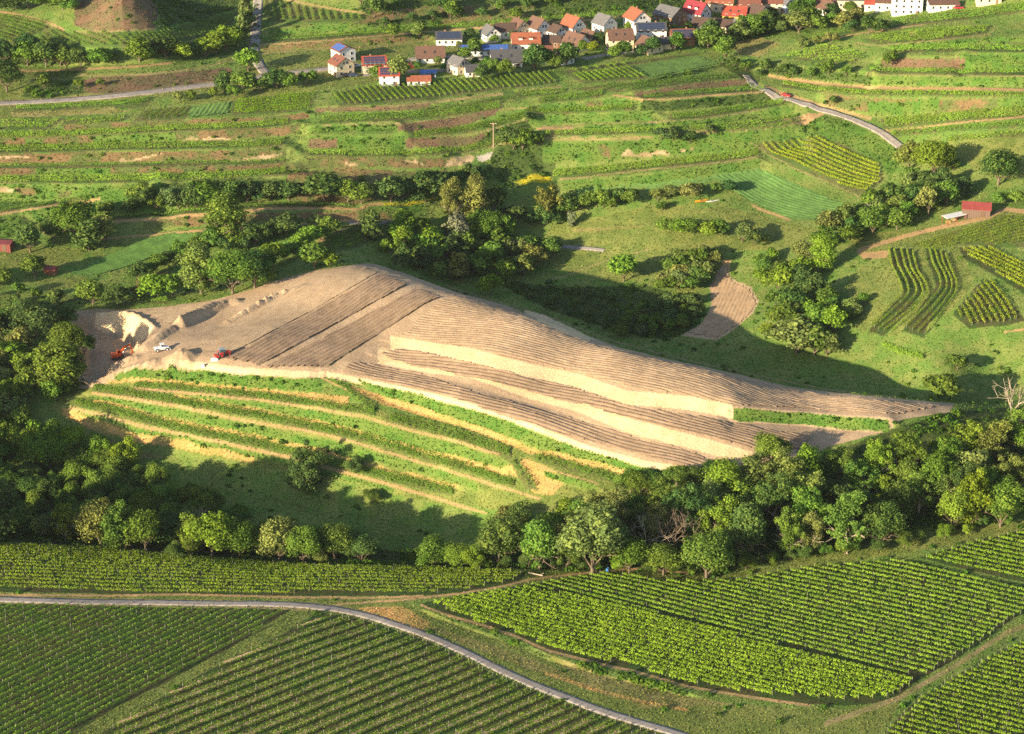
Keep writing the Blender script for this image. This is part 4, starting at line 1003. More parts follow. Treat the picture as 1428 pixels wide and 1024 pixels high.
T(1395,735,17,12,'broad','mid','green tree over the corner field')
T(1075,650,13,11,'broad','mid','solitary dense tree standing against the sand terraces')
T(1316,556,8,12,'bush','mid','round bush on the ridge end of the ploughed hill')
grove([(700,745),(820,738),(900,735),(960,725),(1040,705),(1140,676),(1240,660),(1330,652),(1400,628),(1480,612),(1480,700),(1330,722),(1250,740),(1150,748),(1050,765),(960,775),(860,780),(740,775)], 7.8, 16, ['sparse','sparse','sparse','tall','broad'], ['olive','olive','mid','mid','lit','dark'], 'tree of the large mixed wood between hill and upper field', 'trees of the large mixed wood')
line([(650,788),(760,790),(900,797),(1030,798),(1120,779),(1220,770),(1300,752),(1428,725)], 7, 4.5, 'bush', ['mid','lit','dark'], 'shrub along the front edge of the large wood', 'shrubs at the front edge of the wood')
line([(880,688),(930,680),(990,672),(1040,665)], 5, 7, ['broad','bush'], ['dark','mid'], 'dark tree at the lower end of the sand terraces', 'trees under the sand terraces')
line([(-260,800),(-160,790),(-60,776),(-28,768)], 6, 25, 'broad', ['dark'], 'tall unseen tree added left of the tree row to shade the meadow', 'added shade trees left of the tree row')  # unseen trees added outside the view to shade the meadow
line([(0,745),(100,748),(200,758),(300,768),(400,774),(500,777)], 6.5, 11, 'broad', ['dark','mid'], 'dark tree behind the tree row above the long vineyard', 'trees behind the tree row')
line([(20,745),(120,752),(260,765),(400,775),(500,780)], 8, 5, 'bush', ['dark','mid'], 'shrub among the tree row above the long vineyard', 'shrubs under the tree row')
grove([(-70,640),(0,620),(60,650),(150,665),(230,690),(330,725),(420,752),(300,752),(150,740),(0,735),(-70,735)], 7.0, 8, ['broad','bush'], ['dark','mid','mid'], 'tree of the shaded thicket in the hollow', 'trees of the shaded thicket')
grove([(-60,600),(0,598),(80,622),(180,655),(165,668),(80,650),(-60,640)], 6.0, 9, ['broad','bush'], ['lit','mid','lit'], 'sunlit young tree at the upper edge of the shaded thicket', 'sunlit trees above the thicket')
T(427,682,13,12,'droop','dark','big dark round tree standing in the shaded meadow below the terraces')
T(497,660,5,6,'bush','dark','dark bush on the terraces right of the big dark round tree')
T(520,700,4,5,'bush','dark','low bush at the foot of the lowest terrace')
for u, v, h in ((-60,700,19),(-90,640,19),(-120,600,18),(-150,660,20),(-40,745,15)): T(u, v, h+5, h*.8, 'broad', 'dark', 'tall unseen tree added beyond the thicket to shade the meadow', 'added shade trees beyond the thicket')  # more trees added out of view, to lengthen the meadow's shade
# --- left side by the quarry
T(88,548,16,13,'tall','mid','tall double-crowned green tree standing before the quarry pit')
T(97,500,12,10,'broad','mid','green tree right above the tall double-crowned tree at the quarry')
T(118,494,7,7,'bush','dark','dark bush on the quarry edge'); T(78,560,8,8,'bush','mid','low bush at the foot of the tall quarry tree')
T(50,470,12,15,'broad','dark','broad dark tree left of the quarry pit'); T(20,465,9,11,'broad','dark','low dark tree behind the broad dark quarry tree')
T(85,452,6,9,'bush','dark','dark shrub just left of the quarry rim')
grove([(-50,500),(0,480),(40,500),(45,560),(20,590),(-50,580)], 6.0, 9, ['fruit','broad'], ['lit','mid','olive'], 'young tree in the sloping orchard left of the quarry', 'orchard trees left of the quarry')
# --- left valley
T(42,352,10,9,'broad','dark','dark tree beside the maroon shed'); T(50,388,8,8,'broad','mid','rounded tree between the maroon shed and the hut'); T(75,338,8,8,'broad','dark','small dark tree above the garden hut')
T(106,335,15,14,'broad','mid','big green tree in the left orchard meadow'); T(124,350,11,10,'tall','dark','dark pointed tree beside the big orchard tree'); T(148,338,9,8,'broad','olive','grey-olive small tree right of the dark pointed tree')
T(313,336,15,13,'tall','mid','tall dome-shaped tree standing on the track below the hedge'); T(130,425,8,10,'broad','mid','rounded tree above the quarry terrace'); T(165,428,7,9,'broad','dark','dark rounded tree above the quarry terrace')
T(215,418,9,10,'broad','lit','light green tree amid the dry reeds'); T(195,418,5,6,'sparse','brown','bare brownish shrub by the dry reeds'); T(240,415,8,8,'broad','mid','green tree left of the pair at the hill top')
T(280,410,15,12,'tall','olive','left tree of the large pair above the ploughed hill'); T(325,410,15,15,'broad','mid','right and wider tree of the large pair above the ploughed hill'); T(355,402,13,12,'broad','dark','shaded tree behind the large pair')
T(185,300,6,7,'bush','dark','dark shrub where the main terrace track starts')
line([(195,392),(230,372),(262,352),(290,345),(330,352),(370,340),(410,322)], 6.5, 6, ['bush','broad'], ['dark','mid'], 'bush of the hedge between pale crop and hill', 'hedge bushes by the pale crop')
line([(345,392),(385,372),(420,350),(440,335),(470,322)], 6, 7, ['broad','bush'], ['mid','lit'], 'tree on the slope behind the left ridge', 'trees behind the left ridge')
line([(330,345),(370,325),(420,318),(460,318)], 7, 5, 'fruit', ['mid','olive'], 'small orchard tree along the terrace below the track', 'orchard trees below the track')
T(439,375,9,9,'broad','mid','round tree behind the hill top'); T(372,398,6,7,'bush','mid','low bush at the corner of the ploughed hill'); T(460,372,6,8,'bush','lit','bright bush behind the hill top')
grove([(-60,385),(0,395),(60,410),(110,440),(60,455),(-60,440)], 8, 5, ['bush'], ['dark','mid'], 'scattered bush on the rough ground left of the quarry', 'bushes left of the quarry')
# --- hedges on the left hillside
line([(195,286),(240,292),(285,289),(327,284)], 4.2, 7.5, ['broad','bush'], ['dark','mid','blue'], 'tree of the thick dark hedge on the left bank', 'trees of the thick hedge on the bank')
line([(345,280),(372,282),(405,276)], 5, 7, ['broad','bush'], ['dark','blue'], 'tree of the second dark clump on the bank', 'trees of the second clump on the bank')
line([(115,300),(150,296),(180,294)], 7, 4, 'bush', 'mid', 'bush on the bank above the track', 'bank bushes above the track')
line([(452,280),(500,284),(520,280)], 5, 8, 'broad', ['mid','dark'], 'round tree of the pair on the sandy bank', 'round trees on the sandy bank')
line([(540,284),(570,282),(600,278),(615,274)], 5, 10, ['broad','bush'], ['dark','blue','mid'], 'tree of the dark clump beside the yellow flowers', 'trees of the dark clump by yellow flowers')
line([(600,262),(640,258),(690,250)], 6, 5, 'bush', ['dark'], 'shrub below the grey rocks', 'shrubs below the grey rocks')
# --- central wood
T(632,312,14.5,10,'sparse','olive','tall olive poplar with several pale trunks in the central wood'); T(662,310,16,11,'tall','olive','slim olive tree beside the many-trunked poplar'); T(690,300,11,9,'broad','dark','dark tree below the grey rocks')
T(636,345,11,9,'droop','silver','silvery willow in the middle of the central wood'); T(764,304,11,9.5,'droop','olive','drooping olive-brown tree right of the yellow bank'); T(792,300,8,8,'broad','dark','dark tree in the shade of the drooping tree')
T(676,335,12,11,'broad','mid','fresh green tree right of the willow'); T(600,352,9,9,'broad','lit','light green tree left of the willow'); T(562,345,8,8,'broad','lit','pale leafy tree by the small steep vineyard')
T(870,393,10,10,'broad','lit','lone round green tree in the meadow behind the hill'); T(685,412,8,9,'bush','yel','round yellow-green bush in the shade behind the ridge')
grove([(520,332),(590,322),(610,330),(700,322),(730,330),(690,352),(640,362),(560,364),(520,350)], 7.5, 8, ['broad','bush','tall'], ['mid','dark','lit'], 'tree in the central wood around the willow', 'trees of the central wood')
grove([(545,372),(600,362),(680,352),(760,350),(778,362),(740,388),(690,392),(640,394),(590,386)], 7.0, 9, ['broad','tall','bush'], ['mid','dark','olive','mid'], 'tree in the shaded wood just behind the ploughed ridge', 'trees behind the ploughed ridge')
line([(700,320),(730,310),(760,312),(790,298),(830,290)], 6, 6, ['bush','broad'], ['blue','mid','dark'], 'bush below the drooping olive-brown tree', 'bushes below the drooping tree')
line([(815,292),(850,286),(880,284),(900,288)], 5, 6, ['broad','bush'], ['mid','dark'], 'bush in the hedge across the meadow', 'hedge bushes across the meadow')
line([(920,280),(950,276),(985,270),(1010,272),(1030,278)], 5.5, 5, ['broad','bush'], ['mid','olive','dark'], 'small tree around the orange boat stack', 'small trees around the orange boats')
T(922,295,4,4,'bush','mid','single small bush on the open meadow'); T(797,316,5,4,'droop','silver','thin silvery sapling on the open meadow')
for k, (u, v) in enumerate([(928,328),(945,330),(962,330),(990,334),(1002,330)]): T(u, v, 6.5, 7, 'broad', ['mid','lit'][k % 2], 'tree of the close group in the middle of the meadow', 'group of trees in the meadow')
T(1035,338,7,8,'broad','olive','olive tree on the right side of the meadow'); T(1052,342,6,7,'bush','dark','dark bush at the meadow corner')
for k in range(3):
    line([(925+k*21,412-k*2),(935+k*20,396),(948+k*19,378),(965+k*14,364)], 3.6, 6.0, 'fruit', ['olive','mid','olive'], 'orchard tree in rows beside the curved brown field', 'orchard trees by the curved field')
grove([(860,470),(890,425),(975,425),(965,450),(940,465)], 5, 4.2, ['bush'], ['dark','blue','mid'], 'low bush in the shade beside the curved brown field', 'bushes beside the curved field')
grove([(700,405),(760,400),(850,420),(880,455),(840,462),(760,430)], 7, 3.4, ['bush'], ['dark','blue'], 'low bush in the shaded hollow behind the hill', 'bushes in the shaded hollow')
# --- right valley
line([(1062,392),(1066,376),(1072,360)], 5, 5, ['broad','bush'], ['mid','lit'], 'tree at the neck of the curved brown field', 'trees at the neck of the curved field')
grove([(1078,418),(1088,380),(1120,385),(1150,420),(1170,450),(1155,485),(1115,492),(1090,455)], 6.6, 8, ['broad','bush'], ['mid','lit','mid','dark'], 'tree in the long sunlit copse right of the brown field', 'trees of the long sunlit copse')
line([(1110,492),(1130,500),(1155,500)], 6, 9, 'broad', ['mid','olive'], 'tree at the lower tip of the sunlit copse', 'trees at the tip of the copse')
T(1067,470,5,6,'bush','lit','single light bush below the curved brown field'); T(1335,515,5,8,'bush','mid','round bush on the grass below the winding terraces')
line([(1165,430),(1190,440),(1182,455),(1205,420)], 6, 5, ['bush','broad'], ['mid','olive'], 'bush on the slope between copse and winding terraces', 'bushes beside the winding terraces')
T(1145,378,12,9,'tall','lit','light tall tree above the sunlit copse'); T(1120,368,8,8,'broad','olive','olive tree above the sunlit copse')
grove([(1130,340),(1170,322),(1210,300),(1245,280),(1290,268),(1330,285),(1290,305),(1240,325),(1190,340),(1150,352)], 7, 8.5, ['broad','fruit','sparse'], ['mid','dark','olive'], 'tree of the dark wood along the valley lane', 'trees of the wood by the valley lane')
T(1268,238,11,9,'broad','olive','olive tree at the bend of the asphalt lane'); T(1302,250,15,12,'broad','lit','bright yellow-green tree above the barn wood'); T(1392,258,13,13,'broad','dark','dark round tree above the red barn'); T(1330,238,4,5,'bush','mid','small bush on the meadow right of the bright tree')
grove([(1262,262),(1330,262),(1350,275),(1330,290),(1270,290)], 6.5, 8, ['broad','bush'], ['mid','dark'], 'tree on the slope behind the red barn', 'trees behind the red barn')
line([(1395,285),(1428,280),(1445,285)], 6, 6, 'bush', 'mid', 'bush above the lane past the barn', 'bushes past the barn')
# --- upper road and village surroundings
line([(5,92),(30,90),(60,92),(85,92),(110,90)], 8, 9, 'broad', ['dark','mid'], 'tree of the dark row under the far vineyard', 'trees under the far vineyard')
line([(40,70),(75,90),(135,95),(150,92)], 9, 7, 'broad', ['mid','dark'], 'tree along the sandy path of the far slope', 'trees along the far sandy path')
line([(190,88),(220,84),(250,82),(275,80),(300,76),(320,70)], 7, 8, ['broad'], ['mid','dark','lit'], 'tree beside the upper side of the country road bank', 'trees above the road bank')
line([(330,66),(337,52),(344,38),(347,24)], 5, 9, 'tall', ['mid','olive'], 'tall tree lining the shaded side road', 'tall trees of the side road', w=5)
T(346,100,9,9,'broad','lit','light green tree at the road junction'); T(312,128,8,6,'tall','dark','dark tree beside the short lane'); T(10,128,12,12,'broad','dark','big dark tree at the start of the country road'); T(62,126,6,6,'broad','mid','small tree on the bank beside the big dark tree'); T(140,121,3.5,3.5,'bush','mid','single small bush on the brown road bank'); T(110,124,4,5,'bush','mid','bush at the green end of the road bank')
line([(250,140),(275,138),(300,136),(330,136)], 7, 5, 'bush', ['mid','olive'], 'bush between the gardens under the country road', 'bushes under the country road')
line([(340,130),(370,126),(400,124),(420,122),(445,117)], 6, 6.5, ['broad','bush'], ['dark','mid'], 'bush of the hedge below the first houses', 'hedge bushes below the first houses')
T(525,112,6,7,'broad','mid','round garden tree behind the beige house'); T(556,115,10,9,'broad','olive','olive garden tree in front of the small red-roofed house')
line([(0,20),(40,12),(80,8),(100,20)], 7, 7, 'broad', ['mid','dark'], 'tree of the small wood on the far knoll', 'trees on the far knoll')
T(522,24,9,8,'broad','dark','dark tree at the end of the striped far vineyard'); T(618,22,10,9,'broad','dark','dark tree on the far slope above the first houses'); T(503,5,8,8,'broad','mid','tree at the top edge by the sandy far track'); T(628,28,9,8,'broad','mid','tree standing close to the dark tree above the houses')
line([(540,38),(580,30),(660,24),(700,18),(745,10)], 11, 5, 'bush', ['mid','dark'], 'bush on the rough far slope above the village', 'bushes above the village')
T(549,53,6,7,'broad','mid','tree on the track above the white solar house'); T(585,52,6,7,'broad','olive','bush-like tree left of the bungalow with solar rows')
grove([(750,10),(860,5),(960,-2),(960,-25),(750,-15)], 10, 7, ['broad','bush'], ['mid','dark'], 'tree of the wooded slope behind the village', 'trees on the wooded slope behind the village')
for u, v, h, c in ((648,87,6,'mid'),(662,78,6,'mid'),(672,112,6,'dark'),(690,104,6,'mid'),(705,108,7,'mid'),(745,98,10,'dark'),(760,96,8,'mid'),(790,92,9,'dark'),(775,98,6,'mid'),(812,74,5,'mid'),(828,75,5,'yel'),(836,62,5,'dark'),(858,84,6,'mid'),(870,82,7,'mid'),(893,80,5,'dark'),(912,76,7,'dark'),(942,72,8,'mid'),(983,68,7,'olive'),(1000,66,8,'mid'),(1012,82,9,'mid'),(720,30,6,'mid'),(660,70,5,'mid'),(612,92,4,'olive'),(656,56,5,'dark'),(690,62,4,'mid'),(715,57,4,'dark'),(777,52,4,'mid'),(820,52,4,'dark'),(816,62,4,'mid'),(848,54,4,'mid'),(876,44,4,'mid'),(925,44,5,'dark'),(940,48,4,'mid'),(960,44,4,'dark'),(1000,40,4,'mid'),(1012,36,4,'dark'),(1035,38,5,'mid'),(1066,38,7,'mid'),(1075,30,6,'dark'),(1110,24,7,'mid'),(1126,20,8,'mid'),(1186,22,6,'mid'),(1160,28,7,'dark'),(620,100,3.5,'mid'),(628,92,3,'mid'),(583,98,3.5,'mid'),(680,98,5,'mid'),(735,86,5,'mid'),(640,70,3.5,'mid'),(663,92,3.5,'dark'),(990,55,8,'dark')):
    T(u, v, h, h*.95, 'broad', c, 'garden tree between the village houses', 'garden trees of the village')
grove([(975,72),(1010,60),(1060,50),(1100,48),(1140,45),(1200,34),(1190,27),(1120,36),(1060,48),(990,58)], 7, 7.5, ['broad','tall'], ['mid','dark','olive','mid'], 'tree of the belt in front of the right village end', 'trees before the right village end')
line([(1012,92),(1034,100)], 4, 4, 'bush', 'dark', 'dark bush above the lane cutting', 'bushes above the lane cutting')
line([(1044,99),(1062,107)], 4, 4, 'bush', ['dark','mid'], 'bush right above the lane cutting', 'bushes right of the lane cutting')
line([(1192,46),(1215,48),(1245,44)], 7, 6, 'bush', ['dark','olive'], 'bush of the dark group on the right hillside', 'dark bushes on the right hillside')
line([(1065,100),(1085,103),(1110,105),(1150,108),(1180,112)], 6, 5, 'bush', ['mid','olive','dark'], 'bush along the bank above the long sandy track', 'bushes above the long sandy track')
line([(1120,68),(1150,62),(1170,58)], 6, 5, 'bush', ['dark','olive'], 'bush in the hedge on the crest above the underpass', 'bushes on the crest')
T(1243,92,6,7,'bush','mid','lone bush beside the brown bank on the right hillside'); T(1163,147,4,4,'bush','dark','dark bush under the sandy track of the right hillside'); T(1285,4,7,6,'broad','mid','tree beside the big white building')
line([(715,210),(745,205),(762,195)], 5, 7, 'bush', ['dark','mid'], 'bush of the dark bank behind the power pole', 'bushes behind the power pole')
line([(925,195),(955,195),(985,192),(1010,188)], 6, 5, 'bush', ['dark','blue'], 'dark bush above the sand scar', 'dark bushes above the sand scar')
T(735,170,4,5,'bush','dark','dark bush at the terrace corner above the power pole')
finish_trees()
# ------------------------------------------------------------------ built things
MC = {}
def cm(name, col, rough=.7, var=.12, scale=1.5, metal=0.):
    if name not in MC: MC[name] = flat_mat(name, col, rough, var, scale, metal)
    return MC[name]
def bx(x0, x1, y0, y1, z0, z1):
    V, F = boxes([((x0+x1)/2, (y0+y1)/2, z0)], x1-x0, y1-y0, z1-z0); return V, F
def prism(poly2, y0, y1):
    """side profile in x,z extruded along y; triangulated as a fan of quads-tris"""
    n = len(poly2); V = np.array([(x, y0, z) for x, z in poly2]+[(x, y1, z) for x, z in poly2], float)
    F = [(i, (i+1) % n, n+(i+1) % n, n+i) for i in range(n)]
    for k in range(1, n-1, 1): F.append((0, k+1, k, k)); F.append((n, n+k, n+k+1, n+k+1))
    return V, np.array(F)
def pmesh(parts, m, bev=0.):
    V, F = join(parts); me = bpy.data.meshes.new('part'); fs = [tuple(dict.fromkeys(f)) for f in F.tolist()]
    me.from_pydata([tuple(v) for v in V], [], fs); me.materials.append(m); me.update()
    return me
def part(name, parts, m, root, label=None, loc=None): return link(name, pmesh(parts, m), root, label=label, loc=loc)
def wheel(c, r, wd, n=14):
    t = np.arange(n)/n*2*math.pi; V = []
    for y in (-wd/2, wd/2): V += [(c[0]+r*math.cos(a), c[1]+y, c[2]+r*math.sin(a)) for a in t]
    i = np.arange(n); F = [(a, (a+1) % n, n+(a+1) % n, n+a) for a in i]
    V += [(c[0], c[1]-wd/2, c[2]), (c[0], c[1]+wd/2, c[2])]
    F += [(2*n, (a+1) % n, a, a) for a in i]+[(2*n+1, n+a, n+(a+1) % n, n+(a+1) % n) for a in i]
    return np.array(V, float), np.array(F)
def place(name, u, v, deg, label, cat, group=None, sink=.05, xy=None):
    x, y, z = cast([(u, v)])[0]
    return link(name, None, label=label, cat=cat, group=group, loc=(x, y, z-sink), rz=math.radians(deg)), (x, y, z)
RC = dict(red=(.28,.05,.03), orange=(.27,.085,.045), brown=(.125,.068,.048), dbrown=(.075,.045,.035), grey=(.12,.118,.125), dgrey=(.06,.06,.07), magenta=(.21,.022,.035), terra=(.17,.062,.042))
WC = dict(white=(.68,.68,.67), cream=(.62,.52,.36), beige=(.66,.54,.38), yellow=(.72,.45,.10), orange=(.65,.32,.08), wood=(.18,.095,.05), blue=(.55,.63,.75))
GLASS = cm('window_glass', (.03,.035,.045), .15, .05)
winm, doorm = {}, {}
def house(u, v, deg, L_, W_, eave, roof, wall, label, pitch=38, feat='', cat='house'):
    root, (x, y, z) = place('house', u, v, deg, label, cat); root.scale = (.9, .9, .9)
    hw, hl = W_/2, L_/2; rise = hw*math.tan(math.radians(pitch)); z0 = -1.6
    V = np.array([(-hl,-hw,z0),(hl,-hw,z0),(hl,hw,z0),(-hl,hw,z0),(-hl,-hw,eave),(hl,-hw,eave),(hl,hw,eave),(-hl,hw,eave),(-hl,0,eave+rise),(hl,0,eave+rise)], float)
    F = [(0,1,5,4),(2,3,7,6),(1,2,6,5),(3,0,4,7),(5,6,9,9),(7,4,8,8),(4,5,9,8),(6,7,8,9),(0,3,2,1)]
    if 'flat' in feat:
        part('wall', [bx(-hl,hl,-hw,hw,z0,eave)], cm('plaster_'+wall, WC[wall], .9), root); part('roof', [bx(-hl-.15,hl+.15,-hw-.15,hw+.15,eave,eave+.4)], cm('roof_'+roof, RC[roof], .85), root)
    else:
        part('wall', [(V, np.array(F))], cm('plaster_'+wall, WC[wall], .9), root)
        ov, oe, tk = .55, .45, .22; sl = math.tan(math.radians(pitch)); rp = []
        for s in (-1, 1):
            yo, zo = s*(hw+ov), eave-ov*sl
            q = np.array([(-hl-oe,0,eave+rise+.03),(hl+oe,0,eave+rise+.03),(hl+oe,yo,zo+.03),(-hl-oe,yo,zo+.03)]); q2 = q+np.array([0,0,tk+.1])
            rp.append((np.vstack([q, q2]), np.array([(3,2,1,0),(4,5,6,7),(0,1,5,4),(1,2,6,5),(2,3,7,6),(3,0,4,7)])))
        rf = part('roof', rp, cm('roof_'+roof, RC[roof], .8, .22, .9), root)
        if 'n' not in feat.split(): cx = hl*(.35 if int(u) % 2 else -.3); part('chimney', [bx(cx-.35,cx+.35,.5,1.1,eave+rise-1.2,eave+rise+.9)], cm('chimney_brick', (.33,.17,.11)), rf)
        def onroof(s, x0, x1, f0, f1, h): # slab lying on a roof side
            q = []
            for zz in (0, h):
                for a, b in ((x0,f0),(x1,f0),(x1,f1),(x0,f1)):
                    q.append((a, s*(hw+ov)*b, eave+rise-(rise+ov*sl)*b+.36+zz))
            return np.array(q), np.array([(3,2,1,0),(4,5,6,7),(0,1,5,4),(1,2,6,5),(2,3,7,6),(3,0,4,7)])
        if 'solar' in feat:
            s = -1 if 'solar-' in feat else 1; nn_ = max(3, int(L_/1.8)); pp = []
            for i in range(nn_):
                for j in range(3):
                    a = -hl*.9+i*(1.8*hl/nn_); pp.append(onroof(s, a+.05, a+1.8*hl/nn_-.1, .12+j*.26, .34+j*.26, .05))
            part('solar_panel', pp, cm('solar_blue' if 'blue' in feat else 'solar_dark', (.05,.13,.42) if 'blue' in feat else (.03,.045,.09), .35), rf)
        if 'sky' in feat:
            for sx in (-.45, .25): part('skylight', [onroof(-1, hl*sx, hl*sx+.9, .4, .6, .06)], GLASS, rf)
        if 'dormer' in feat:
            for sx in (-.4, .35):
                cx = hl*sx; zz = eave+rise*.35
                d = part('dormer', [bx(cx-.9,cx+.9,-hw*.72,-hw*.2,zz-.6,zz+1.1)], cm('plaster_'+wall, WC[wall], .9), root)
                part('dormer_roof', [bx(cx-1.2,cx+1.2,-hw*.85,-hw*.1,zz+1.1,zz+1.35)], cm('roof_'+roof, RC[roof], .8), d)
        if 'balcony' in feat:
            part('balcony', [bx(hl, hl+1.3, -hw*.6, hw*.6, eave-.4, eave-.2), bx(hl+1.2, hl+1.3, -hw*.6, hw*.6, eave-.2, eave+.7)], cm('balcony_board', (.30,.10,.06) if 'redb' in feat else (.45,.25,.10)), root)
    # windows and door
    key = (round(1.1, 1)); fr = cm('window_frame_dark', (.06,.06,.07), .3)
    wi = winm.setdefault('x', pmesh([bx(-.5,.5,-.04,.04,0,1.25)], GLASS)); fi = winm.setdefault('f', pmesh([bx(-.62,.62,-.03,.03,-.12,-.02),bx(-.62,.62,-.03,.03,1.27,1.37),bx(-.62,-.52,-.03,.03,-.02,1.27),bx(.52,.62,-.03,.03,-.02,1.27)], cm('window_trim', (.7,.69,.66) if wall != 'white' else (.45,.42,.38))))
    def win(px, py, pz, r):
        o = link('window', wi, root, loc=(px, py, pz)); o.rotation_euler = (0, 0, r); f = link('frame', fi, o)
    nst = max(1, int(round(eave/2.8)))
    for st_ in range(nst):
        zz = .9+st_*2.75
        for k in range(max(2, int(L_/3.2))):
            xx = -hl+L_*(k+.5)/max(2, int(L_/3.2)); win(xx, -hw-.045, zz, 0)
        for k in range(2 if W_ < 11 else 3):
            yy = -hw+W_*(k+.5)/(2 if W_ < 11 else 3); win(hl+.045, yy, zz, math.pi/2); win(-hl-.045, yy, zz, math.pi/2)
    if 'flat' not in feat and rise > 2.6: win(hl+.045, -.8, eave+.3, math.pi/2); win(hl+.045, .9, eave+.3, math.pi/2); win(-hl-.045, 0, eave+.3, math.pi/2)
    part('door', [bx(-.55,.55,-hw-.10,-hw-.04,-1.2,2.05)] if L_ < 9 else [bx(hl*.55,hl*.55+1.1,-hw-.10,-hw-.04,-1.2,2.05)], cm('door_wood', (.22,.12,.07)), root)
    return root
H_ = house
H_(476,103,-58,9,9.5,5.6,'terra','cream','cream two-storey house with plain red-brown roof at the left village edge',35,'sky')
H_(479,84,-58,9,9,5.8,'terra','white','white house with blue solar panels behind the cream house',25,'solar-blue n')
r3 = H_(522,100,8,11.5,8,4.6,'red','cream','scaffolded new house with half-laid black and red roof',38,'solar-')
sc = []
for sx in (-6.6,-4.4,-2.2,0,2.2,4.4,6.6):
    for sy_ in (-5.1,-5.9): sc.append(bx(sx-.05,sx+.05,sy_-.05,sy_+.05,-1,6.6))
for zz in (1.6,3.6,5.6): sc.append(bx(-6.7,6.7,-5.95,-5.05,zz,zz+.06))
part('scaffold', sc, cm('scaffold_steel', (.45,.46,.48), .4, .1, 1, .6), r3)
H_(543,117,3,9.5,7.5,5.2,'red','white','narrow white house with red roof and dark panels at the lower village edge',38,'solar- n')
H_(584,117,4,11,6,2.3,'orange','white','low garden building with bright orange roof above the vines',28,'n')
H_(626,60,3,13,8.5,3.1,'dgrey','white','white bungalow with rows of panels on its grey roof',32,'solar-')
H_(600,85,5,14,9,2.9,'brown','white','long white house with steep brown roof and skylights beside the village road',45,'sky')
H_(640,101,-50,8.5,8.5,4.6,'grey','beige','beige gabled house with grey roof',36,'n')
H_(659,105,10,7,7,2.8,'dgrey','white','small annex with dark grey roof beside the beige gabled house',34,'n')
H_(676,75,3,26,8.5,2.9,'dgrey','white','very long white building with blue roof edge',22,'solar-blue n')
H_(684,55,-68,9,8,3.6,'grey','white','white gabled house with pale grey roof behind the long building',40)
H_(704,50,8,10,8,3.4,'dbrown','white','white house with dark roof between the pale grey gable and beige gable',38)
H_(724,46,-55,8,8,3.6,'brown','beige','beige gabled house at the upper village edge',42)
H_(706,91,6,15,10,3.0,'dgrey','white','large white house with dark hipped-looking roof and a lean-to',44,'sky')
H_(751,46,-55,10,9,3.6,'brown','white','white gabled house with brown roof and dark left slope',44)
H_(733,67,4,14,10,3.6,'orange','white','big house with orange-red roof and two dormers',40,'dormer')
H_(757,77,4,9,6.5,2.8,'terra','white','low red-roofed wing joined to the big dormered house',30,'n')
H_(770,64,-10,9,7,3.0,'dbrown','wood','dark barn-like annex beside the house with red balcony',35,'n')
H_(799,44,-52,10,9,3.6,'orange','white','white gabled house with weathered orange roof',45)
H_(804,68,-50,12,11,3.0,'brown','white','broad gabled house with large brown roof and red balcony',42,'balcony redb sky')
H_(786,88,-50,8,7,2.4,'dbrown','white','low house half hidden by a dark tree at the lower village edge',40,'n')
H_(843,42,-52,9.5,9,4.0,'grey','white','white gabled house with grey roof and two tall black windows',42,'n')
H_(888,40,-64,11,10,6.0,'orange','white','tall white house with bright red-orange roof in the village middle',40)
H_(864,66,9,12.5,9.5,5.2,'brown','cream','cream house with brown roof and orange ground floor',40,'sky balcony')
H_(907,52,5,15,9,4.6,'dgrey','white','wide white house with blue-black solar roof',32,'solar-')
H_(905,71,-52,10,10,3.0,'brown','cream','gabled house with dull red-brown roof at the lower middle edge',38)
H_(951,60,5,11.5,9,3.6,'terra','wood','timber house with red roof carrying solar panels',38,'solar-')
H_(934,30,-45,13,12,4.2,'grey','wood','brown timber barn with grey roof',32,'n')
H_(971,29,-42,12,9,5.2,'magenta','white','tall white house with crimson roof',48,'dormer')
H_(982,41,-20,11,8,3.0,'dbrown','beige','low house with dark brown roof below the crimson roof',38,'n')
H_(1025,30,-14,12,9,4.2,'red','yellow','yellow house with bright red roof',40,'sky')
H_(1003,13,-5,14,9,4.6,'orange','beige','long house with orange roof behind the yellow house',36)
H_(1044,17,-10,12,8,4.6,'terra','beige','house with faded orange roof above the white gable',34)
H_(1057,32,-48,9,10,5,'dbrown','white','white gabled house with dark brown roof beside the tree belt',42)
H_(1078,14,-8,15,9,4.8,'terra','beige','long house with tiled terracotta roof near the top edge',36)
H_(1097,16,-60,9,8,5,'grey','blue','pale blue gabled house with slate roof',45)
H_(1139,8,-8,11,8,4,'orange','beige','small house with orange roof at the top edge right',36)
H_(1153,19,-58,9,8,3.4,'brown','white','white gable among trees with brown roof',42)
H_(1170,13,-15,10,8,3.6,'dbrown','wood','dark timber house beside the white gable among trees',38)
H_(1196,8,-4,22,11,4.5,'grey','beige','long workshop with flat grey roof','',"flat") if False else H_(1196,8,-4,22,11,4.0,'grey','beige','long workshop with low grey roof at the top edge',14,'n')
H_(1218,12,-10,9,8,3.2,'red','white','small red-roofed house between workshop and winery',30,'n')
H_(1237,12,-8,12,9,4,'brown','white','house with brown roof left of the big white block',28,'n')
H_(1264,17,-6,15,11,8.5,'grey','white','big plain white block with flat roof',0,'flat',cat='building')
H_(1314,12,3,15,8,3.0,'brown','white','wide low white house with shallow brown roof',20,'n')
H_(1378,3,-4,12,7,2.6,'orange','beige','house right at the top edge on the right',25,'n')

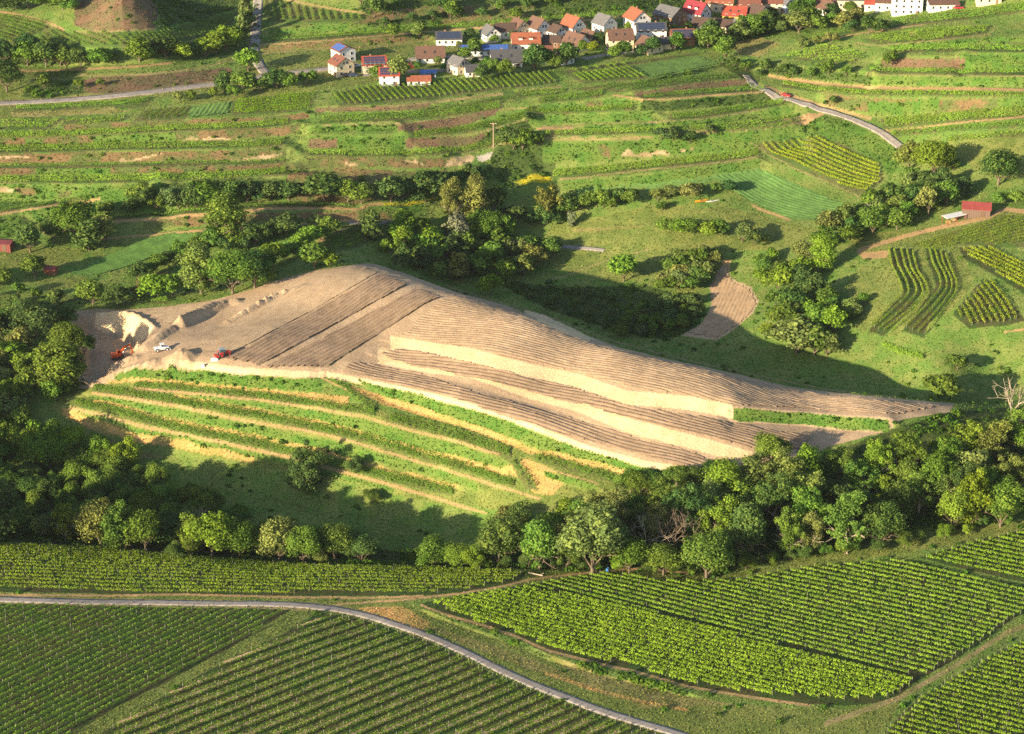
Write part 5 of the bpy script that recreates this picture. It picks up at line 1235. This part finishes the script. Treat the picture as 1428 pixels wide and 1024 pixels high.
H_(776,51,-50,8,7,3.2,'dbrown','white','small white house with dark roof behind the house with red balcony',40,'n')
H_(928,66,8,9,7,2.8,'dgrey','cream','small cream house with dark grey roof left of the timber solar house',34,'n')
H_(1008,42,-20,10,8,3.0,'dbrown','beige','low dark-roofed house below the yellow house',34,'n')
H_(1032,46,-50,8,8,3.2,'grey','white','white gabled house with grey roof below the yellow house',40,'n')
H_(1117,12,-8,10,8,3.6,'terra','white','small white house with tiled roof right of the pale blue gable',34,'n')
H_(822,58,-50,8,7,3.0,'brown','cream','small cream gabled house left of the black-windowed white house',40,'n')

def shed(u, v, deg, L_, W_, eave, rc, wc, label, cat, pitch=25, name='shed', dark_gable=False):
    root, _ = place(name, u, v, deg, label, cat); hw, hl = W_/2, L_/2; rise = hw*math.tan(math.radians(pitch))
    V = np.array([(-hl,-hw,-.8),(hl,-hw,-.8),(hl,hw,-.8),(-hl,hw,-.8),(-hl,-hw,eave),(hl,-hw,eave),(hl,hw,eave),(-hl,hw,eave),(-hl,0,eave+rise),(hl,0,eave+rise)], float)
    F = [(0,1,5,4),(2,3,7,6),(1,2,6,5),(3,0,4,7),(5,6,9,9),(7,4,8,8),(4,5,9,8),(6,7,8,9),(0,3,2,1)]
    wl = part('wall', [(V, np.array(F))], cm(name+'_wall_'+str(int(u)), wc, .9, .35, 4), root)
    part('wall_batten', [bx(-hl+L_*k/12-.04, -hl+L_*k/12+.04, -hw-.04, -hw-.005, -.8, eave-.1) for k in range(1, 12)], cm(name+'_batten_'+str(int(u)), tuple(c*.6 for c in wc), .9), root)
    rp = []; sl = math.tan(math.radians(pitch))
    for s in (-1, 1):
        q = np.array([(-hl-.4,0,eave+rise+.03),(hl+.4,0,eave+rise+.03),(hl+.4,s*(hw+.5),eave-.5*sl+.03),(-hl-.4,s*(hw+.5),eave-.5*sl+.03)]); q2 = q+np.array([0,0,.2])
        rp.append((np.vstack([q, q2]), np.array([(3,2,1,0),(4,5,6,7),(0,1,5,4),(1,2,6,5),(2,3,7,6),(3,0,4,7)])))
    part('roof', rp, cm(name+'_roof_'+str(int(u)), rc, .6, .2, .7), root)
    part('door', [bx(hl*.3,hl*.3+1.6,-hw-.08,-hw-.045,-.3,2.2)], cm('shed_door', (.12,.07,.045)), root); return root
shed(1361,299,-12,10.5,6.5,3.2,(.23,.045,.04),(.15,.10,.08),'red-roofed timber barn on the slope above the vines','barn',28,'barn')
shed(2,346,-8,9,5,2.6,(.16,.035,.04),(.20,.05,.045),'maroon shed at the left edge under the terraces','shed',12)
shed(72,381,-15,4.2,3.2,2.1,(.30,.06,.05),(.26,.09,.05),'little red-brown garden hut among orchard trees','hut',28,'garden_hut')
shed(597,107,6,6.5,4,2.3,(.08,.17,.45),(.35,.45,.60),'small hut with blue roof in the village gardens','hut',18,'garden_hut')
lt, _ = place('open_shelter', 1330, 309, 22, 'open lean-to with pale metal roof left of the red barn', 'shelter')
part('roof', [prism([(-4.4,2.3),(4.4,2.9),(4.4,3.02),(-4.4,2.42)], -2.1, 2.1)], cm('sheet_metal', (.72,.72,.72), .4, .1, 1, .2), lt)
for sx in (-4, 0, 4):
    for sy_ in (-1.9, 1.9): part('post', [bx(sx-.09,sx+.09,sy_-.09,sy_+.09,-.6,2.5+sx*.06)], cm('shelter_post', (.25,.06,.05)), lt)
for i, (dx, dy, c) in enumerate(((-2.4,.4,(.5,.35,.12)),(.2,.3,(.55,.42,.2)),(2.4,.6,(.22,.14,.09)))):
    o, _ = place('wood_stack', 1330, 309, 22, ['stack of split firewood under the low end of the lean-to','stack of yellow boards in the middle of the lean-to','dark log pile under the high end of the lean-to'][i], 'wood stack'); o.location.x += dx*.92; o.location.y += dx*.37+dy; o.location.z = float(hgt(o.location.x, o.location.y))
    for k in range(4): part('log', [tube((-.95,-.6+.4*k,.25+.02*k),(.95,-.6+.4*k,.25),.2,.2,7), tube((-.95,-.4+.4*k,.6),(.95,-.4+.4*k,.6),.2,.2,7)], cm('logs%d' % i, c), o)

# power pole
pp, _ = place('power_pole', 688, 205, 0, 'wooden power pole with crossbar standing alone on the terraces', 'power pole')
part('pole', [tube((0,0,-.5),(0,0,10.5),.20,.14,8)], cm('pole_wood', (.45,.33,.24)), pp); part('crossbar', [bx(-1.3,1.3,-.08,.08,10.0,10.2)], cm('pole_wood', (.45,.33,.24)), pp)
for sx in (-1.15, 0, 1.15): part('insulator', [tube((sx,0,10.2),(sx,0,10.5),.09,.06,6)], cm('insulator', (.5,.45,.4)), pp)
# kayaks
for i, (dx, dy, dz, c) in enumerate(((0,0,0,(.75,.30,.02)),(.3,.85,0,(.80,.38,.02)),(4.6,.4,0,(.8,.78,.72)))):
    k, _ = place('rowing_boat', 978, 282, 22, ['orange canoe lying in front on the orchard grass','yellow-orange canoe lying behind the orange one','white boat hull lying beside the orange canoes'][i], 'boat'); k.location.x += dx; k.location.y += dy; k.location.z = float(hgt(k.location.x, k.location.y))
    ns = 9; rings = []; nr = 10
    for j in range(ns):
        t = -1+2*j/(ns-1); ww = max(.03, .46*(1-abs(t)**2.2)); hh = .42*(1-.4*abs(t)**2)+.12*abs(t)**3
        for a in range(nr): an = 2*math.pi*a/nr; rings.append((t*3.1, ww*math.cos(an), .32+hh*.5*math.sin(an)))
    F = [(j*nr+a, j*nr+(a+1) % nr, (j+1)*nr+(a+1) % nr, (j+1)*nr+a) for j in range(ns-1) for a in range(nr)]
    part('hull', [(np.array(rings), np.array(F))], cm('boat%d' % i, c, .4), k); part('cockpit', [tube((-.5,0,.5),(.5,0,.5),.24,.24,8)], cm('cockpit', (.05,.05,.05)), k)

# cars
BLK = cm('tyre', (.03,.03,.03), .9); RIM = cm('rim', (.5,.5,.52), .4, .05, 1, .7)
def car(u, v, deg, col, label, van=False):
    root, _ = place('car' if not van else 'van', u, v, deg, label, 'car' if not van else 'van', sink=-.12); c = cm('car_paint_%.2f_%.2f' % (col[0], col[2]), col, .3, .04)
    body = [(-2.1,.35),(2.1,.35),(2.15,.75),(1.9,.92),(1.0,1.02),(-1.9,1.05),(-2.1,.9)] if not van else [(-2.4,.35),(2.4,.35),(2.4,.95),(1.9,1.2),(1.4,2.1),(-2.3,2.15),(-2.4,1.9)]
    cab = [(-1.7,1.04),(.95,1.0),(.45,1.46),(-1.3,1.48)] if not van else [(1.25,1.25),(1.86,1.22),(1.42,1.98),(1.25,2.0)]
    part('body', [prism(body, -.85, .85)], c, root); part('window_glass', [prism(cab, -.74 if not van else -.87, .74 if not van else .87)], GLASS, root)
    if not van: part('roof', [bx(-1.25,.42,-.7,.7,1.46,1.52)], c, root)
    for sx in (-1.3, 1.3):
        for sy_ in (-.82, .82): w_ = part('wheel', [wheel((sx,sy_,.33),.33,.2)], BLK, root); part('rim', [wheel((sx,sy_*1.02,.33),.19,.2,8)], RIM, w_)
    for sy_ in (-.6, .6): part('headlight', [bx(2.08,2.17,sy_-.17,sy_+.17,.62,.76)], cm('headlight', (.75,.75,.7), .2), root)
    return root
car(1096,135,-32,(.55,.02,.02),'small red car driving on the asphalt lane below the underpass')
car(484,107,8,(.05,.05,.06),'dark car parked left in front of the cream house'); car(493,107,6,(.03,.05,.12),'dark blue car parked right in front of the cream house')
car(553,90,10,(.55,.57,.6),'silver car parked behind the scaffolded house'); car(564,90,10,(.70,.72,.76),'white car parked beside the silver car behind the scaffolded house')
car(527,105,10,(.75,.76,.78),'white van parked before the scaffolded house', True); car(569,95,5,(.55,.03,.03),'red van parked beside the small olive tree in the village', True)
car(858,70,12,(.7,.7,.72),'white car parked in front of the cream house with orange floor'); car(851,71,12,(.3,.3,.32),'grey car parked left of the white car by the orange floor')
car(800,84,15,(.12,.12,.14),'dark car parked on the lower village road'); car(1337,13,5,(.5,.04,.04),'red car parked right of the wide low white house'); car(496,94,5,(.6,.65,.72),'pale blue car parked behind the cream house')

# machines on the building ground
OR = cm('machine_orange', (.68,.12,.02), .45, .1); DK = cm('machine_dark', (.05,.05,.055), .7); WH = cm('machine_white', (.72,.74,.76), .45, .08); RD = cm('machine_red', (.50,.04,.025), .45, .1)
def cyl(a, b, r, n=10): return tube(a, b, r, r, n)
def bar(a, b, w0, w1, th_):
    """flat tapered arm between two points in the x-z plane"""
    a, b = np.array(a, float), np.array(b, float); d = b-a; n = np.array([-d[2], 0, d[0]]); n /= np.linalg.norm(n); y = np.array([0, th_/2, 0])
    V = np.array([a-n*w0/2-y, b-n*w1/2-y, b+n*w1/2-y, a+n*w0/2-y, a-n*w0/2+y, b-n*w1/2+y, b+n*w1/2+y, a+n*w0/2+y])
    return V, np.array([(0,1,2,3),(7,6,5,4),(0,4,5,1),(1,5,6,2),(2,6,7,3),(3,7,4,0)])
ex, _ = place('excavator', 165, 500, 18, 'orange tracked excavator with raised arm in the quarry pit', 'excavator', sink=.1)
for sy_ in (-1.2, 1.2):
    tr = part('track', [prism([(-1.9,.1),(1.9,.1),(2.2,.5),(1.9,.95),(-1.9,.95),(-2.2,.5)], sy_-.3, sy_+.3)], DK, ex)
    for k in (-1.3,-.45,.45,1.3): part('roller', [wheel((k,sy_,.5),.28,.66,8)], cm('roller', (.12,.1,.09)), tr)
part('undercarriage', [bx(-1.1,1.1,-.9,.9,.5,1.05)], DK, ex)
part('engine_house', [prism([(-2.4,1.1),(.9,1.1),(.9,1.75),(-1.9,2.15),(-2.4,2.0)], -1.25, 1.25)], OR, ex)
cb = part('cab', [prism([(-.2,1.75),(1.3,1.1),(1.5,1.9),(1.1,2.9),(-.2,2.95)], .25, 1.2)], OR, ex); part('cab_window', [prism([(0,2.0),(1.36,1.9),(1.05,2.75),(0,2.75)], .21, 1.24)], GLASS, cb)
part('boom', [bar((.8,0,1.7),(2.4,0,4.2),.75,.6,.4), bar((2.35,0,4.1),(4.6,0,4.7),.6,.45,.4)], OR, ex); part('stick', [bar((4.4,0,5.1),(5.0,0,2.3),.55,.35,.32)], OR, ex)
part('bucket', [prism([(4.7,2.4),(5.3,2.3),(5.4,1.5),(4.6,1.1),(4.2,1.5)], -.55, .55)], cm('bucket_steel', (.28,.12,.06)), ex)
part('hydraulic_ram', [cyl((1.3,-.3,1.6),(2.9,-.3,3.9),.09), cyl((3.0,0,4.9),(4.3,0,5.2),.08)], RIM, ex)
gd, _ = place('bulldozer', 226, 489, 20, 'white wheeled earth mover parked below the dirt bank', 'earth mover', sink=.05)
gd.scale = (.7,.7,.7)
part('body', [prism([(-3.6,.9),(2.8,.9),(3.4,1.3),(3.2,2.0),(.9,2.2),(-3.4,2.0),(-3.7,1.5)], -1.15, 1.15)], WH, gd)
cb = part('cab', [prism([(-.6,2.1),(1.1,2.1),(.9,3.5),(-.6,3.5)], -.85, .85)], WH, gd); part('cab_window', [prism([(-.45,2.4),(1.1,2.3),(.92,3.25),(-.45,3.3)], -.9, .9)], GLASS, cb); part('cab_roof', [bx(-.9,1.2,-1.0,1.0,3.5,3.65)], WH, cb)
for sx in (-2.5, 2.2):
    for sy_ in (-1.35, 1.35): w_ = part('wheel', [wheel((sx,sy_,.85),.85,.55,16)], BLK, gd); part('rim', [wheel((sx,sy_*1.05,.85),.4,.55,10)], WH, w_)
part('blade', [prism([(3.5,.15),(3.8,.1),(4.0,.7),(3.8,1.35),(3.6,1.3)], -1.7, 1.7)], cm('blade_steel', (.55,.57,.6)), gd); part('exhaust', [cyl((-2.2,.4,2.0),(-2.2,.4,3.1),.09)], DK, gd)
tr_, _ = place('tractor', 312, 497, 25, 'red tractor with dark cab at the end of the furrows', 'tractor', sink=.05)
part('hood', [prism([(.3,1.0),(2.4,.9),(2.5,1.5),(2.2,1.85),(.3,1.9)], -.45, .45)], RD, tr_); part('chassis', [bx(-1.5,2.2,-.35,.35,.6,1.0)], DK, tr_)
cb = part('cab', [prism([(-1.4,1.2),(.4,1.2),(.3,2.8),(-1.3,2.8)], -.75, .75)], cm('tractor_cab', (.05,.09,.13), .3), tr_); part('cab_roof', [bx(-1.6,.6,-.9,.9,2.8,2.98)], cm('tractor_roof', (.25,.3,.35)), cb)
for sy_ in (-.95, .95):
    w_ = part('rear_wheel', [wheel((-.9,sy_,.85),.85,.5,16)], BLK, tr_); part('rim', [wheel((-.9,sy_*1.05,.85),.45,.5,10)], RD, w_); part('mudguard', [prism([(-1.8,1.5),(-.2,1.5),(-.4,1.85),(-1.5,1.85)], sy_-.28, sy_+.28)], RD, tr_)
    w_ = part('front_wheel', [wheel((1.8,sy_*.9,.55),.55,.36,14)], BLK, tr_); part('rim', [wheel((1.8,sy_*.95,.55),.28,.36,8)], RD, w_)
part('planting_tool', [bx(-3.1,-2.0,-1.3,1.3,.5,.9)]+[bar((-2.6+.01*k,0,.6),(-2.8,0,.05),.15,.1,.1) for k in range(1)]+[bx(-2.8,-2.6,a-.08,a+.08,.0,.6) for a in (-1.1,-.4,.4,1.1)], RD, tr_)
for i, (u, v, s) in enumerate(((299,503,(2.4,1.1,.9)),(283,513,(1.0,1.0,1.1)))):
    o, _ = place('white_bag', u, v, 10, ['long white sack pile beside the tractor','single white bulk bag below the tractor'][i], 'bag')
    sx, sy_, sz = s; V, F = bx(-sx/2,sx/2,-sy_/2,sy_/2,0,sz); V = np.vstack([V, V*np.array([.7,.7,.12])+np.array([0,0,sz])]); part('sack', [(V, np.vstack([F, F+8]))], cm('bag_white', (.75,.75,.74)), o)
    part('strap', [bx(-.2,.2,-.04,.04,sz*1.1,sz*1.1+.22)], cm('strap', (.4,.4,.45)), o)
bb, _ = place('blue_object', 847, 797, 0, 'small blue object given a barrel form beside the track at the wood corner', 'barrel')  # blue object of unclear kind, built in barrel form
part('drum', [cyl((0,0,0),(0,0,1.1),.4,12), cyl((0,0,.35),(0,0,.4),.43,12), cyl((0,0,.7),(0,0,.75),.43,12)], cm('barrel_blue', (.05,.22,.55), .5), bb); part('lid', [cyl((0,0,1.1),(0,0,1.16),.41,12)], cm('barrel_lid', (.03,.08,.2)), bb)

# dead trees: bare branching only
def bare(u, v, h, label, group=None, n=5, seed=1, col=BARKP, spread=.5):
    rs = np.random.RandomState(seed); root, _ = place('bare_tree', u, v, rnd.uniform(0, 360), label, 'dead tree', group); tp = []; parts = [tube((0,0,-.4),(0,0,h*.3),h*.022,h*.018,7)]
    kids = []
    for k in range(n):
        a = 6.28*k/n+rs.rand(); d = np.array([math.cos(a)*spread, math.sin(a)*spread, 1.]); d /= np.linalg.norm(d); bp = []; branch(bp, np.array([0,0,h*(.15+.15*rs.rand())]), d, h*.27, h*.011, 3, rs, tp); kids.append(bp)
    part('trunk', parts, col, root)
    for bp in kids: part('limb', bp, col, root)
bare(1410,590,15,'bare whitish dead tree rising at the right edge above the wood', seed=3)
for k, (u, v) in enumerate(((925,783),(940,786),(952,784),(933,778),(966,786))): bare(u, v, 17, 'tall bare pale stem of the dead group inside the large wood', 'bare stems in the large wood', 2, 10+k, BARK, .1)
bare(900,784,15,'thin bare tree at the left of the dead stems', seed=20, n=3); bare(270,755,12,'grey bare tree behind the gap in the tree row', seed=21); bare(90,745,10,'rosy bare shrub tree behind the olive tree of the row', seed=22, col=BARK)
bare(358,378,8,'forked pale dead tree behind the left ridge', seed=23, n=3)
fl, _ = place('fallen_trunk', 747, 802, -25, 'fallen pale trunk on the grass at the wood corner', 'log'); part('trunk', [tube((-2.2,0,.3),(2.2,0,.35),.22,.14,8), tube((1.2,0,.35),(2.3,.7,.8),.1,.05,6)], BARKP, fl)

# ------------------------------------------------------------------ the evening air
hm = bpy.data.materials.new('haze_air'); hm.use_nodes = True; hn = hm.node_tree; hn.nodes.clear()
ho = hn.nodes.new('ShaderNodeOutputMaterial'); hv = hn.nodes.new('ShaderNodeVolumePrincipled'); hv.inputs['Color'].default_value = (.80, .88, 1, 1)
hv.inputs['Density'].default_value = 0.000022; hv.inputs['Anisotropy'].default_value = .2; hn.links.new(hv.outputs[0], ho.inputs['Volume'])
Vh, Fh = bx(-4200, 4200, -60, 3400, float(Z.min())-3, max(float(Z.max())+30, CAMZ+8))
link('haze', mesh('haze', Vh, Fh, hm), kind='stuff', label='thin evening air over the valley')
